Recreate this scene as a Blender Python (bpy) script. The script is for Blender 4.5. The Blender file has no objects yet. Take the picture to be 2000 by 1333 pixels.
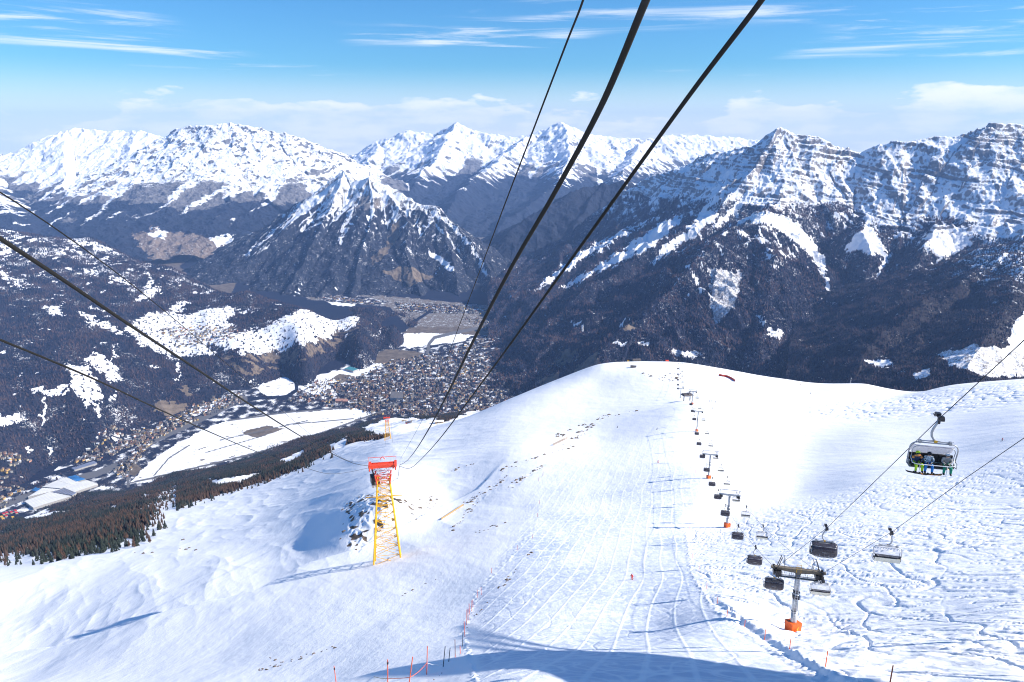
import bpy, bmesh, math, random
import numpy as np
from mathutils import Vector, Matrix
C = bpy.context.scene.collection
S = bpy.context.scene
random.seed(7)
R = math.radians

# ------------------------------------------------------------------ camera, sky, sun, exposure
PITCH = 16.4
FPX = 1400.0                                   # focal length in pixels of the 2000 px wide photograph
cam = bpy.data.objects.new('camera', bpy.data.cameras.new('camera'))
C.objects.link(cam); S.camera = cam
cam.location = (0, 0, 0)
cam.rotation_euler = (R(90 - PITCH), 0, 0)
cam.data.sensor_width = 36; cam.data.lens = 36 * FPX / 2000
cam.data.clip_start = 0.5; cam.data.clip_end = 120000

SUN_EL, SUN_BACK = 33.0, 5.0                  # sun low on the right, a little behind the camera
sdir = Vector((math.cos(R(SUN_EL)) * math.cos(R(SUN_BACK)), -math.cos(R(SUN_EL)) * math.sin(R(SUN_BACK)), math.sin(R(SUN_EL))))
w = bpy.data.worlds.new('World'); S.world = w; w.use_nodes = True
nt = w.node_tree; nt.nodes.clear()
def wn(t, **k):
    n = nt.nodes.new(t)
    for a, b in k.items(): setattr(n, a, b)
    return n
wo = wn('ShaderNodeOutputWorld'); bg = wn('ShaderNodeBackground'); bg.inputs['Strength'].default_value = 0.072
sky = wn('ShaderNodeTexSky', sky_type='NISHITA', sun_disc=False)
sky.sun_elevation = R(SUN_EL); sky.sun_rotation = math.atan2(sdir.x, sdir.y)
sky.altitude = 1500; sky.air_density = 1.25; sky.dust_density = 0.3; sky.ozone_density = 3.0
# clouds are part of the sky: cirrus streaks high up, a bank of cumulus over the far range
tc = wn('ShaderNodeTexCoord'); sx = wn('ShaderNodeSeparateXYZ'); nt.links.new(tc.outputs['Generated'], sx.inputs[0])
def wmath(op, a, b=None, c=None, clamp=False):
    n = wn('ShaderNodeMath', operation=op, use_clamp=clamp)
    for i, q in enumerate((a, b, c)):
        if q is None: continue
        if isinstance(q, (int, float)): n.inputs[i].default_value = q
        else: nt.links.new(q, n.inputs[i])
    return n.outputs[0]
def wnoise(scale_xyz, detail, rough, seed, dist=0.0):
    mp = wn('ShaderNodeMapping'); nt.links.new(tc.outputs['Generated'], mp.inputs[0])
    mp.inputs['Scale'].default_value = scale_xyz; mp.inputs['Location'].default_value = (seed, seed * .7, 0)
    n = wn('ShaderNodeTexNoise'); nt.links.new(mp.outputs[0], n.inputs['Vector'])
    n.inputs['Scale'].default_value = 1; n.inputs['Detail'].default_value = detail; n.inputs['Roughness'].default_value = rough
    n.inputs['Distortion'].default_value = dist
    return n.outputs['Fac']
def wramp(v, a, b):
    n = wn('ShaderNodeMapRange', interpolation_type='SMOOTHSTEP'); nt.links.new(v, n.inputs[0])
    n.inputs[1].default_value = a; n.inputs[2].default_value = b
    return n.outputs[0]
Z = sx.outputs[2]
puff = wnoise((10, 10, 34), 7, .50, 3.3)
big = wnoise((3.0, 3.0, 2), 2, .5, 9.0)
topz = wmath('ADD', wmath('MULTIPLY', wmath('SUBTRACT', puff, .5), .11), wmath('ADD', wmath('MULTIPLY', wmath('SUBTRACT', big, .5), .11), .040))
bank = wramp(wmath('SUBTRACT', topz, Z), -.003, .011)
tex = wramp(wnoise((16, 16, 70), 6, .55, 5.5), .25, .65)
bank = wmath('MULTIPLY', bank, wmath('ADD', wmath('MULTIPLY', tex, .40), .50))
low = wmath('MULTIPLY', wmath('SUBTRACT', 1.0, wramp(Z, .0, .085)), .66)
bank = wmath('MAXIMUM', bank, low)
cir = wramp(wnoise((3.0, 3.0, 62), 7, .66, 1.7, .6), .48, .70)
cir2 = wramp(wnoise((2.6, 2.6, 16), 2, .5, 6.4), .47, .58)
cirb = wmath('MULTIPLY', wmath('MULTIPLY', wramp(Z, .055, .075), wmath('SUBTRACT', 1.0, wramp(Z, .12, .19))), wmath('MULTIPLY', wmath('MULTIPLY', cir, cir2), .66))
cloud = wmath('MAXIMUM', bank, cirb, clamp=True)
mixc = wn('ShaderNodeMix', data_type='RGBA'); nt.links.new(cloud, mixc.inputs[0])
hs = wn('ShaderNodeHueSaturation'); hs.inputs['Saturation'].default_value = 1.12; hs.inputs['Value'].default_value = 1.0
nt.links.new(sky.outputs[0], hs.inputs['Color'])
tint = wn('ShaderNodeMix', data_type='RGBA', blend_type='MULTIPLY'); tint.inputs[0].default_value = 1
nt.links.new(hs.outputs[0], tint.inputs[6]); tint.inputs[7].default_value = (.38, .76, 1.07, 1)
nt.links.new(tint.outputs[2], mixc.inputs[6]); mixc.inputs[7].default_value = (9.2, 9.2, 9.3, 1)
nt.links.new(mixc.outputs[2], bg.inputs['Color']); nt.links.new(bg.outputs[0], wo.inputs[0])

sun = bpy.data.objects.new('sun', bpy.data.lights.new('sun', 'SUN')); C.objects.link(sun)
sun.data.energy = 4.6; sun.data.angle = R(.5); sun.data.color = (1, .935, .84)
sun.rotation_euler = sdir.to_track_quat('Z', 'Y').to_euler()
S.view_settings.view_transform = 'Standard'; S.view_settings.look = 'None'
S.view_settings.exposure = 0.97; S.view_settings.gamma = 1
cy = S.cycles
cy.max_bounces = 7; cy.diffuse_bounces = 4; cy.glossy_bounces = 2; cy.transmission_bounces = 3; cy.volume_bounces = 0
cy.transparent_max_bounces = 8
cy.use_denoising = True; cy.denoiser = 'OPENIMAGEDENOISE'; cy.denoising_input_passes = 'RGB_ALBEDO_NORMAL'; cy.denoising_prefilter = 'ACCURATE'; cy.pixel_filter_type = 'BLACKMAN_HARRIS'; cy.filter_width = 1.1
cy.caustics_reflective = cy.caustics_refractive = False

# ------------------------------------------------------------------ projection helpers
SP, CP = math.sin(R(PITCH)), math.cos(R(PITCH))
def P(u, v, D):
    """the point that lies D metres deep along the view axis at photograph pixel (u, v)"""
    x = (u - 1000) / FPX * D; d = (v - 666.5) / FPX * D
    return np.array((x, CP * D - SP * d, -SP * D - CP * d))
def proj(X, Y, Z_):
    D = Y * CP - Z_ * SP
    D = np.where(np.abs(D) < 1e-3, 1e-3, D)
    return 1000 + FPX * X / D, 666.5 + FPX * (-Y * SP - Z_ * CP) / D, D

# ------------------------------------------------------------------ noise
def _h(ix, iy, seed):
    n = (ix.astype(np.int64) * 374761393 + iy.astype(np.int64) * 668265263 + seed * 974634777) & 0xffffffff
    n = ((n ^ (n >> 13)) * 1274126177) & 0xffffffff
    return ((n ^ (n >> 16)) & 1023).astype(np.int32)
_ga = np.arange(1024) * (2 * np.pi / 1024)
_gx, _gy = np.cos(_ga).astype(np.float32), np.sin(_ga).astype(np.float32)
def noise(x, y, seed=0):
    x = np.asarray(x, dtype=np.float64); y = np.asarray(y, dtype=np.float64)
    xi, yi = np.floor(x), np.floor(y)
    fx, fy = (x - xi).astype(np.float32), (y - yi).astype(np.float32)
    xi = xi.astype(np.int64); yi = yi.astype(np.int64)
    ux, uy = fx * fx * fx * (fx * (fx * 6 - 15) + 10), fy * fy * fy * (fy * (fy * 6 - 15) + 10)
    def g(a, b):
        h = _h(xi + a, yi + b, seed)
        return _gx[h] * (fx - a) + _gy[h] * (fy - b)
    n0 = g(0, 0); n0 = n0 + ux * (g(1, 0) - n0)
    n1 = g(0, 1); n1 = n1 + ux * (g(1, 1) - n1)
    return (n0 + uy * (n1 - n0)) * 1.5
def fbm(x, y, o=4, seed=0, g=.5):
    s = 0; a = 1; t = 0
    for i in range(o):
        s = s + a * noise(x * 2 ** i + 13.7 * i, y * 2 ** i - 7.1 * i, seed + i); t += a; a *= g
    return s / t
def ridged(x, y, o=4, seed=0, g=.5):
    s = 0; a = 1; t = 0; wgt = 1
    for i in range(o):
        n = 1 - np.abs(noise(x * 2 ** i + 3.7 * i, y * 2 ** i - 9.1 * i, seed + i)) * 1.6
        n = np.clip(n, 0, 1) ** 2 * wgt; wgt = np.clip(n * 1.6, 0, 1)
        s = s + a * n; t += a; a *= g
    return s / t
def sstep(a, b, x):
    t = np.clip((x - a) / (b - a), 0, 1); return t * t * (3 - 2 * t)
def inpoly(poly, u, v):
    r = np.zeros(u.shape, bool); n = len(poly)
    us = [p[0] for p in poly]; vs = [p[1] for p in poly]
    box = (u > min(us)) & (u < max(us)) & (v > min(vs)) & (v < max(vs))
    if not box.any(): return r
    uu, vv = u[box], v[box]; rr = np.zeros(uu.shape, bool)
    for i in range(n):
        x1, y1 = poly[i]; x2, y2 = poly[i - 1]
        if y1 == y2: continue
        c = (y1 > vv) != (y2 > vv)
        rr ^= c & (uu < (x2 - x1) * (vv - y1) / (y2 - y1) + x1)
    r[box] = rr
    return r
def polydist(line, u, v):
    """distance from (u, v) to a polyline"""
    best = np.full(u.shape, 1e9, np.float32)
    for (x1, y1), (x2, y2) in zip(line[:-1], line[1:]):
        dx, dy = x2 - x1, y2 - y1; L = dx * dx + dy * dy + 1e-9
        t = np.clip(((u - x1) * dx + (v - y1) * dy) / L, 0, 1)
        best = np.minimum(best, np.hypot(u - x1 - t * dx, v - y1 - t * dy))
    return best

# ------------------------------------------------------------------ thin plate heights in (azimuth, ln range)
def tps_fit(ctrl, lam, extra=()):
    W = np.array([P(*c) for c in ctrl] + [np.array(e) for e in extra]); r = np.hypot(W[:, 0], W[:, 1])
    A = np.stack((np.arctan2(W[:, 0], W[:, 1]) * 2.2, np.log(r)), 1); val = W[:, 2] / r
    n = len(A); d2 = ((A[:, None] - A[None]) ** 2).sum(2) + 1e-12
    K = .5 * d2 * np.log(d2) + lam * np.eye(n)
    Pm = np.hstack((np.ones((n, 1)), A))
    M = np.block([[K, Pm], [Pm.T, np.zeros((3, 3))]])
    return A, np.linalg.solve(M, np.concatenate((val, np.zeros(3))))
def tps_eval(fit, X, Y):
    A, wv = fit; sh = np.shape(X); X = np.ravel(X).astype(np.float64); Y = np.ravel(Y).astype(np.float64)
    r = np.maximum(np.hypot(X, Y), 1); a = (np.arctan2(X, Y) * 2.2).astype(np.float32); l = np.log(r).astype(np.float32)
    s = (wv[-3] + wv[-2] * a + wv[-1] * l).astype(np.float64)
    for i in range(len(A)):
        d2 = (a - A[i, 0]) ** 2 + (l - A[i, 1]) ** 2 + 1e-12
        s += .5 * wv[i] * d2 * np.log(d2)
    return (s * r).reshape(sh)
def polar(az0, az1, na, r0, r1, nr):
    az = np.linspace(R(az0), R(az1), na); r = np.exp(np.linspace(math.log(r0), math.log(r1), nr))
    Rr, Az = np.meshgrid(r, az, indexing='ij')
    return Rr * np.sin(Az), Rr * np.cos(Az)

def grid_mesh(name, X, Y, Zv, attrs, mat, label=None, kind='structure'):
    nr, na = X.shape
    me = bpy.data.meshes.new(name)
    me.vertices.add(nr * na)
    me.vertices.foreach_set('co', np.stack((X, Y, Zv), -1).astype(np.float32).ravel())
    i = np.arange(nr * na, dtype=np.int32).reshape(nr, na)
    q = np.stack((i[:-1, :-1], i[:-1, 1:], i[1:, 1:], i[1:, :-1]), -1).reshape(-1, 4)
    nf = len(q)
    me.loops.add(nf * 4); me.polygons.add(nf)
    me.loops.foreach_set('vertex_index', q.ravel())
    me.polygons.foreach_set('loop_start', np.arange(0, nf * 4, 4, dtype=np.int32))
    me.update(calc_edges=True)
    for k, a in attrs.items():
        at = me.attributes.new(k, 'FLOAT', 'POINT'); at.data.foreach_set('value', np.asarray(a, np.float32).ravel())
    me.shade_smooth()
    me.materials.append(mat)
    o = bpy.data.objects.new(name, me); C.objects.link(o)
    o['kind'] = kind
    if label: o['label'] = label
    return o
def slope_of(X, Y, Zv):
    """gradient length of a height grid given on a curvilinear net"""
    xr, xa = np.gradient(X); yr, ya = np.gradient(Y); zr, za = np.gradient(Zv)
    det = xr * ya - xa * yr; det = np.where(np.abs(det) < 1e-9, 1e-9, det)
    gx = (zr * ya - za * yr) / det; gy = (xr * za - xa * zr) / det
    return gx, gy

# ------------------------------------------------------------------ materials
def new_mat(name):
    m = bpy.data.materials.new(name); m.use_nodes = True
    n = m.node_tree; n.nodes.clear()
    o = n.nodes.new('ShaderNodeOutputMaterial'); b = n.nodes.new('ShaderNodeBsdfPrincipled')
    n.links.new(b.outputs[0], o.inputs[0])
    return m, n, b
def N(n, t, **k):
    x = n.nodes.new(t)
    for a, b in k.items():
        if a.startswith('i_'):
            x.inputs[a[2:].replace('_', ' ')].default_value = b
        else: setattr(x, a, b)
    return x
def nmath(n, op, a, b=None, clamp=False):
    x = n.nodes.new('ShaderNodeMath'); x.operation = op; x.use_clamp = clamp
    for i, q in enumerate((a, b)):
        if q is None: continue
        if isinstance(q, (int, float)): x.inputs[i].default_value = q
        else: n.links.new(q, x.inputs[i])
    return x.outputs[0]
def nnoise(n, vec, scale, detail=3, rough=.55, lac=2):
    x = N(n, 'ShaderNodeTexNoise'); x.inputs['Scale'].default_value = scale; x.inputs['Detail'].default_value = detail
    x.inputs['Roughness'].default_value = rough; n.links.new(vec, x.inputs['Vector']); return x.outputs['Fac']
def nmix(n, f, a, b):
    x = n.nodes.new('ShaderNodeMix'); x.data_type = 'RGBA'
    if isinstance(f, (int, float)): x.inputs[0].default_value = f
    else: n.links.new(f, x.inputs[0])
    for i, q in ((6, a), (7, b)):
        if isinstance(q, tuple): x.inputs[i].default_value = q + (1,)
        else: n.links.new(q, x.inputs[i])
    return x.outputs[2]
def nramp(n, v, a, b):
    x = n.nodes.new('ShaderNodeMapRange'); x.interpolation_type = 'SMOOTHSTEP'; n.links.new(v, x.inputs[0])
    x.inputs[1].default_value = a; x.inputs[2].default_value = b; return x.outputs[0]
def nattr(n, k):
    x = n.nodes.new('ShaderNodeAttribute'); x.attribute_name = k; return x.outputs['Fac']

def terrain_mat(name, fine, rock=(.20, .175, .16), rock2=(.11, .10, .10), forest=(.007, .012, .032), forest2=(.022, .024, .046),
                tan=(.19, .15, .115), bump=0.0, edge=.34, shade_tone=False):
    """snow / rock / woodland / bare meadow mixed by the vertex attributes sn, fo, tn; `fine` = size in m of the smallest patches"""
    m, n, b = new_mat(name)
    geo = N(n, 'ShaderNodeNewGeometry'); pos = geo.outputs['Position']
    n1 = nnoise(n, pos, 1 / fine, 5, .62); n2 = nnoise(n, pos, 1 / (fine * 3.1), 4, .6); n3 = nnoise(n, pos, 1 / (fine * 12), 3, .5)
    nn = nmath(n, 'ADD', nmath(n, 'MULTIPLY', n1, .6), nmath(n, 'MULTIPLY', n2, .4))
    rockc = nmix(n, nramp(n, n2, .35, .65), rock, rock2)
    fc = nmix(n, nramp(n, n1, .40, .64), forest, forest2)
    fc = nmix(n, nmath(n, 'MULTIPLY', nramp(n, n3, .42, .60), .6), fc, forest)
    tc_ = nmix(n, nramp(n, n2, .35, .65), tan, (tan[0] * .62, tan[1] * .60, tan[2] * .6))
    base = nmix(n, nramp(n, nmath(n, 'ADD', nattr(n, 'tn'), nmath(n, 'MULTIPLY', nmath(n, 'SUBTRACT', nn, .5), .9)), .42, .58), rockc, tc_)
    base = nmix(n, nramp(n, nmath(n, 'ADD', nattr(n, 'fo'), nmath(n, 'MULTIPLY', nmath(n, 'SUBTRACT', nn, .5), 1.1)), .42, .58), base, fc)
    sf = nmath(n, 'ADD', nattr(n, 'sn'), nmath(n, 'MULTIPLY', nmath(n, 'SUBTRACT', nn, .5), 1.5))
    base = nmix(n, nramp(n, sf, .5 - edge / 2, .5 + edge / 2), base, (.90, .91, .93))
    n.links.new(base, b.inputs['Base Color'])
    if shade_tone:
        base = nmix(n, nmath(n, 'MULTIPLY', nattr(n, 'shade_tone'), nramp(n, n1, .2, .55)), base, (.50, .57, .70))  # bluish-grey shade mixed into the snow colour
    n.links.new(base, b.inputs['Base Color'])
    b.inputs['Roughness'].default_value = .9; b.inputs['Specular IOR Level'].default_value = .15
    if bump:
        bp = N(n, 'ShaderNodeBump'); bp.inputs['Strength'].default_value = 1; bp.inputs['Distance'].default_value = bump
        n.links.new(nn, bp.inputs['Height']); n.links.new(bp.outputs[0], b.inputs['Normal'])
    return m

# ================================================================== 1. THE SKI SLOPE we look down on
def floor_base(Y): return -1795 + (Y - 3500) * .018
def floorD(u_, v_):
    D = 4000.
    for _ in range(12):
        k = P(u_, v_, 1.0); D = floor_base(k[1] * D) / k[2]
    return D
CT = []; CTW = []
def col(u, *pairs):
    for v, D in pairs: CT.append((u, v, D))
def foot(u_, v_, beyond, deep=150):
    """flank meets the valley floor at (u, v) and dives under it `beyond` metres further on"""
    D = floorD(u_, v_); CT.append((u_, v_, D))
    p = P(u_, v_, D); r = math.hypot(p[0], p[1]); f = (r + beyond) / r
    CTW.append((p[0] * f, p[1] * f, p[2] - deep))
YC = [0, 34, 46, 67, 110, 194, 343, 550, 882]; ZC = [-14, -31, -41.5, -57.5, -88.5, -134, -193, -262, -368]      # fall line profile straight ahead
YL = [0, 40, 71, 106, 257, 353, 554, 691]; ZL = [-15, -38, -60, -84, -154, -182, -242, -272]                  # profile under the chair lift
def model_z(x, y):
    zc, zl = np.interp(y, YC, ZC), np.interp(y, YL, ZL); xl = .235 * y + 24
    if x < 0: return zc + .27 * x
    if x < xl: return zc + (zl - zc) * x / xl
    return zl + .17 * (x - xl)
def mcol(u, *vs):
    k = None
    for v in vs:
        lo = 15.
        while lo < 1500:
            p = P(u, v, lo)
            if p[2] < model_z(p[0], p[1]): break
            lo *= 1.01
        CT.append((u, v, lo))
col(-350, (1333, 190), (1230, 380), (1150, 800), (1110, 1500))
mcol(0, 1700, 1333, 1270, 1200)
col(0, (1150, 520), (1110, 800), (1075, 1250), (1050, 1900), (1032, 2700))
mcol(250, 1333, 1270, 1230, 1190, 1130)
col(250, (1060, 800), (1022, 1050), (995, 1700), (972, 2600))
mcol(450, 1333, 1250, 1190, 1150, 1100)
col(450, (1030, 720), (968, 1300), (942, 2000), (920, 3000))
mcol(600, 1600, 1333, 1250, 1150, 1110, 1070)
col(600, (1020, 520), (960, 880), (918, 1350), (895, 2200), (876, 3300))
mcol(750, 1333, 1250, 1180, 1110, 1060)
col(750, (975, 425), (920, 620), (880, 980), (860, 1300), (850, 2000), (832, 3200))
mcol(850, 1333, 1250, 1160, 1090, 1030, 985)
col(850, (930, 580), (880, 860), (837, 1350), (834, 2000), (820, 3100))
mcol(1000, 1700, 1333, 1250, 1160, 1050, 950)
col(1000, (880, 605), (820, 950), (779, 1280), (792, 1700), (808, 2600))
mcol(1170, 1333, 1250, 1165, 1100, 1000, 930)
col(1170,  (860, 655), (800, 930), (750, 1180), (714, 1300), (748, 1700), (790, 2600), (810, 4300))
mcol(1285, 905, 1333, 1130, 1220)
col(1420, (1333, 62), (1200, 128), (1030, 290), (722, 1300), (752, 1650), (800, 2500), (810, 4000))
col(1384, (935, 390)); col(1361, (843, 600)); col(1352, (792, 740)); col(1328, (778, 900)); col(1330, (735, 1130), (708, 1300), (745, 1700), (800, 2600))
col(1548, (1233, 125), (960, 385), (900, 520), (850, 640), (800, 820), (765, 1050), (743, 1280), (775, 1600), (820, 2400), (830, 3800))
mcol(1548, 1333, 1150, 1080, 1010)
mcol(1690, 1333, 1250, 1150, 1050, 980)
col(1690, (937, 348), (900, 440), (850, 570), (800, 790), (770, 960), (749, 1080), (800, 1350), (850, 2200))
col(1735, (777, 960))
mcol(1850, 1333, 1200, 1050, 970)
col(1850, (930, 315), (890, 405), (850, 500), (800, 650), (770, 790), (753, 880), (800, 1200), (860, 2200))
mcol(2000, 1700, 1333, 1200, 1050, 960)
col(2000, (885, 320), (850, 385), (800, 520), (760, 690), (741, 780), (790, 1100), (860, 2000))
col(2350, (1333, 80), (1100, 130), (900, 240), (800, 430), (715, 800), (780, 1200))
for a_ in ((-350, 1085), (0, 1020), (250, 955), (450, 903), (600, 862), (750, 816), (850, 802), (960, 797)): foot(a_[0], a_[1], 900)
FIT = tps_fit(CT, 1.2e-3, CTW)

PISTE = [(940, 1333), (930, 1160), (1000, 1060), (1030, 960), (1080, 900), (1150, 850), (1330, 850), (1400, 900), (1380, 960), (1330, 1010), (1345, 1100), (1400, 1190), (1520, 1290), (1600, 1333)]
MOGUL = [(1345, 1040), (1420, 1020), (1500, 1000), (1600, 975), (1750, 940), (1900, 925), (2100, 850), (2100, 1400), (1620, 1400), (1520, 1290), (1400, 1190), (1350, 1110)]
MOG2 = [(1540, 800), (1700, 782), (1740, 778), (1820, 765), (2100, 735), (2100, 770), (1900, 800), (1700, 820), (1600, 815)]
RIM_EDGE = [(-300, 1330), (0, 1280), (130, 1262), (330, 1195), (440, 1170), (500, 1155), (600, 1104), (650, 1088), (700, 1074), (779, 1030), (845, 997), (933, 958), (1015, 873), (1060, 850)]
BANK = [(1340, 1110), (1380, 1165), (1440, 1215), (1540, 1285), (1640, 1345), (1900, 1500)]
def blur_mask(poly, u, v, soft=14):
    """soft membership of a polygon"""
    m = inpoly(poly, u, v).astype(np.float32); d = polydist(poly + poly[:1], u, v)
    return np.where(m > 0, .5 + .5 * np.clip(d / soft, 0, 1), .5 - .5 * np.clip(d / soft, 0, 1))
def slope_z(X, Y, detail=True):
    X = np.asarray(X, float); Y = np.asarray(Y, float)
    z = tps_eval(FIT, X, Y)
    if not detail: return z
    u, v, D = proj(X, Y, z)
    r = np.hypot(X, Y)
    soft = np.clip(1 - blur_mask(PISTE, u, v, 20), 0, 1)
    left = sstep(1050, 800, u)
    # broad drifts and hollows
    z = z + fbm(X / 130 + 4, Y / 210, 3, 11) * 1.3 * sstep(80, 500, r) * (.25 + .75 * soft)
    z = z + fbm((X * .9 + Y * .42) / 18, (Y * .9 - X * .42) / 75, 4, 21) * .30 * (.12 + .88 * soft) * sstep(30, 200, r)
    z = z + ridged((X + Y * .5) / 46, (Y - X * .5) / 190, 3, 31) * 1.1 * soft * left * sstep(150, 420, r)
    # the near face ends in a rim on the left; behind it lies a hollow whose far side turns to the sun
    rv = np.interp(u, [q_[0] for q_ in RIM_EDGE], [q_[1] for q_ in RIM_EDGE]); dr = polydist(RIM_EDGE, u, v)
    z = z - np.where(v < rv, sstep(0, 8, dr) * np.exp(-dr / 48) * .012 * D * (1 + .8 * sstep(620, 480, u)), 0) * sstep(1000, 820, u) * sstep(60, 200, D)
    # the piste is cut into the slope: a bank stands along its right edge
    dk = polydist(BANK, u, v); kv = np.interp(u, [q_[0] for q_ in BANK], [q_[1] for q_ in BANK])
    z = z + np.where(v < kv, sstep(0, 9, dk) * np.exp(-dk / 110) * (.75 + .5 * noise(X / 3.1, Y / 2.3, 92) + .4 * noise(X / 9, Y / 9, 93)), 0) * sstep(1345, 1400, u) * sstep(170, 120, D)
    z = z + .55 * ridged((X * .80 + Y * .60) / 26, (Y * .80 - X * .60) / 120, 2, 33) * soft * sstep(900, 700, u) * sstep(120, 260, r) * sstep(.0, .4, noise(X / 90, Y / 140, 34) + .15)
    far = sstep(1300, 1900, D)
    z = z + fbm(X / 320, Y / 320, 5, 41) * 38 * far
    return z
X, Y = polar(-43.5, 43.5, 1500, 16, 4300, 1420)
Zs = slope_z(X, Y)
u, v, D = proj(X, Y, Zs)
mog = blur_mask(MOGUL, u, v, 16); mog2 = blur_mask(MOG2, u, v, 8)
pis = blur_mask(PISTE, u, v, 12)
# skiers' tracks cut into the untouched snow on the right: thin wandering grooves and bumps
wx = X + 1.7 * noise(X / 11, Y / 11, 51); wy = Y + 1.7 * noise(X / 11 + 40, Y / 11, 52)
def groove(a, b, w, s): return np.clip(1 - np.abs(noise(a, b, s)) / w, 0, 1)
# track direction follows the fall line (roughly -x here) and crosses it
g1 = groove((wx * .62 + wy * .78) / 6.5, (wy * .62 - wx * .78) / 34, .055, 61)
g2 = groove((wx * .25 + wy * .97) / 10, (wy * .25 - wx * .97) / 42, .06, 62)
g3 = groove((wx * .9 - wy * .3) / 9, (wx * .3 + wy * .9) / 40, .05, 63)
g4 = groove((wx * .97 + wy * .1) / 13, wy / 60, .035, 74) + groove((wx * .75 + wy * .66) / 12, (wy * .75 - wx * .66) / 70, .03, 75)
g5 = groove((wx * .2 + wy) / 4.2, (wx - wy * .2) / 12, .06, 76) * sstep(-.1, .25, noise(X / 22, Y / 22, 77))
patch = sstep(-.25, .25, noise(X / 40, Y / 40, 64)); patch2 = sstep(-.2, .2, noise(X / 30 + 9, Y / 50, 65))
lump = ridged(X / 3.4, Y / 2.3, 2, 66)
moguls = fbm(wx / 2.6, wy / 4.8, 3, 67)
Zs = Zs - mog * (.38 * g1 + .38 * g2 * patch2 + .34 * g3 * patch + .36 * g4 + .26 * g5) + mog * (.22 * moguls * (.35 + .65 * patch) + .18 * lump * patch2)
Zs = Zs - mog2 * (1.1 * groove(wx / 15, wy / 26, .16, 71) + .8 * groove(wx / 26, wy / 14, .12, 72))
# piste: shallow machine lanes and curved ski marks
ln = np.abs(((X - .235 * Y + 2.2 * noise(X / 60, Y / 60, 81)) / 5.2) % 1 - .5)
Zs = Zs + pis * (.06 * sstep(.42, .5, ln) - .07 * groove(wx / 12, wy / 22, .035, 82) - .06 * groove((X + Y * .3) / 8, wy / 30, .03, 83) + .05 * fbm(X / 2, Y / 2, 2, 84))
edge = polydist([(930, 1333), (905, 1240), (930, 1160), (1000, 1085), (1045, 1030), (1060, 960)], u, v)
Zs = Zs + .28 * np.clip(1 - edge / 8, 0, 1) * (.3 + 1.2 * noise(X / 1.4, Y / 1.4, 85)) * sstep(500, 100, D)
edge2 = polydist([(1340, 1040), (1350, 1120), (1390, 1185), (1460, 1240), (1540, 1290), (1650, 1350)], u, v)
Zs = Zs + .35 * np.clip(1 - edge2 / 8, 0, 1) * (.35 + .9 * noise(X / 1.0, Y / 1.0, 86))
# rocky outcrop below the yellow tower and thin rocky ribs
ROCKY = [([(668, 985), (700, 965), (760, 960), (800, 975), (790, 1010), (760, 1030), (730, 1050), (700, 1082), (676, 1070), (680, 1020)], .62),
         ([(790, 980), (845, 965), (860, 985), (815, 1020), (780, 1040)], .45), ([(900, 985), (990, 930), (1010, 925), (985, 950), (930, 990)], .42), ([(990, 950), (1060, 905), (1070, 910), (1000, 962)], .45),
         ([(1060, 870), (1150, 840), (1170, 850), (1090, 880)], .45), ([(880, 1020), (925, 980), (940, 990), (900, 1035)], .35), ([(510, 1300), (560, 1270), (640, 1262), (560, 1300)], .22)]
rk = np.zeros(X.shape, np.float32)
for poly, a in ROCKY: rk = np.maximum(rk, a * np.clip(blur_mask(poly, u, v, 10) * 2 - .5, 0, 1))
rn = ridged((X + Y * .3) / 7, Y / 13, 4, 91); rn2 = noise(X / 2.5, Y / 3.5, 93)
Zs = Zs + rk * (2.4 * (rn - .55) + .7 * rn2) * sstep(.15, .9, rk)
gx, gy = slope_of(X, Y, Zs); st = np.hypot(gx, gy)
# woodland on the lower flank
FOREST = [(-60, 1124), (60, 1117), (110, 1134), (170, 1122), (236, 1102), (302, 1080), (340, 1036), (338, 1008), (372, 990), (450, 968), (540, 940), (602, 917), (650, 888), (668, 872), (700, 864), (745, 856), (800, 842), (870, 824),
          (930, 798), (1010, 770), (1100, 730), (1100, 600), (900, 760), (700, 800), (480, 870), (300, 900), (-60, 960)]
CLEAR = [[(40, 1010), (80, 997), (155, 1000), (110, 1003), (50, 1020)], [(405, 935), (430, 938), (500, 925), (530, 918), (470, 948), (420, 948)],
         [(640, 868), (660, 862), (680, 850), (676, 895), (655, 893)], [(710, 835), (760, 815), (860, 818), (850, 838), (790, 850), (740, 852), (712, 846)], [(420, 905), (470, 888), (480, 892), (430, 912)],
         [(545, 900), (585, 880), (600, 884), (560, 908)], [(255, 1000), (300, 985), (290, 992), (262, 1004)], [(88, 1055), (120, 1042), (110, 1052)], [(215, 990), (230, 985), (228, 998), (217, 998)], [(260, 975), (290, 962), (285, 970)]]
un = u + 7 * noise(X / 60, Y / 60, 95); vn = v + 6 * noise(X / 50, Y / 50, 96)
fo = np.clip(blur_mask(FOREST, un, vn, 10) * 2 - .5, 0, 1) * sstep(500, 700, D)
for c_ in CLEAR: fo = fo * (1 - inpoly(c_, un, vn))
EL = [(-60, 1130), (60, 1124), (110, 1140), (170, 1128), (240, 1108), (305, 1084), (345, 1040), (345, 1008), (372, 990), (450, 968), (540, 940), (602, 917), (650, 888)]
def thin(u, v): return sstep(0, 1, polydist(EL, u, v) / np.where(u < 345, 85, 12)) ** 2.6
th = thin(u, v) + .25 * noise(X / 30, Y / 30, 98)
sn = 1.6 - rk * (1.25 + 2.0 * noise((X + Y * .5) / 4, Y / 10, 94) + 1.0 * rn2 + .8 * noise(X / 12, Y / 20, 99)) - .15 * np.clip(st - 1.0, 0, 1) * 2
sn = np.where((fo > .2) & (th > .40), np.minimum(sn, .34 + .5 * (1 - fo)), sn)
sn = sn - 0.0
tnm = rk * .3
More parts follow.
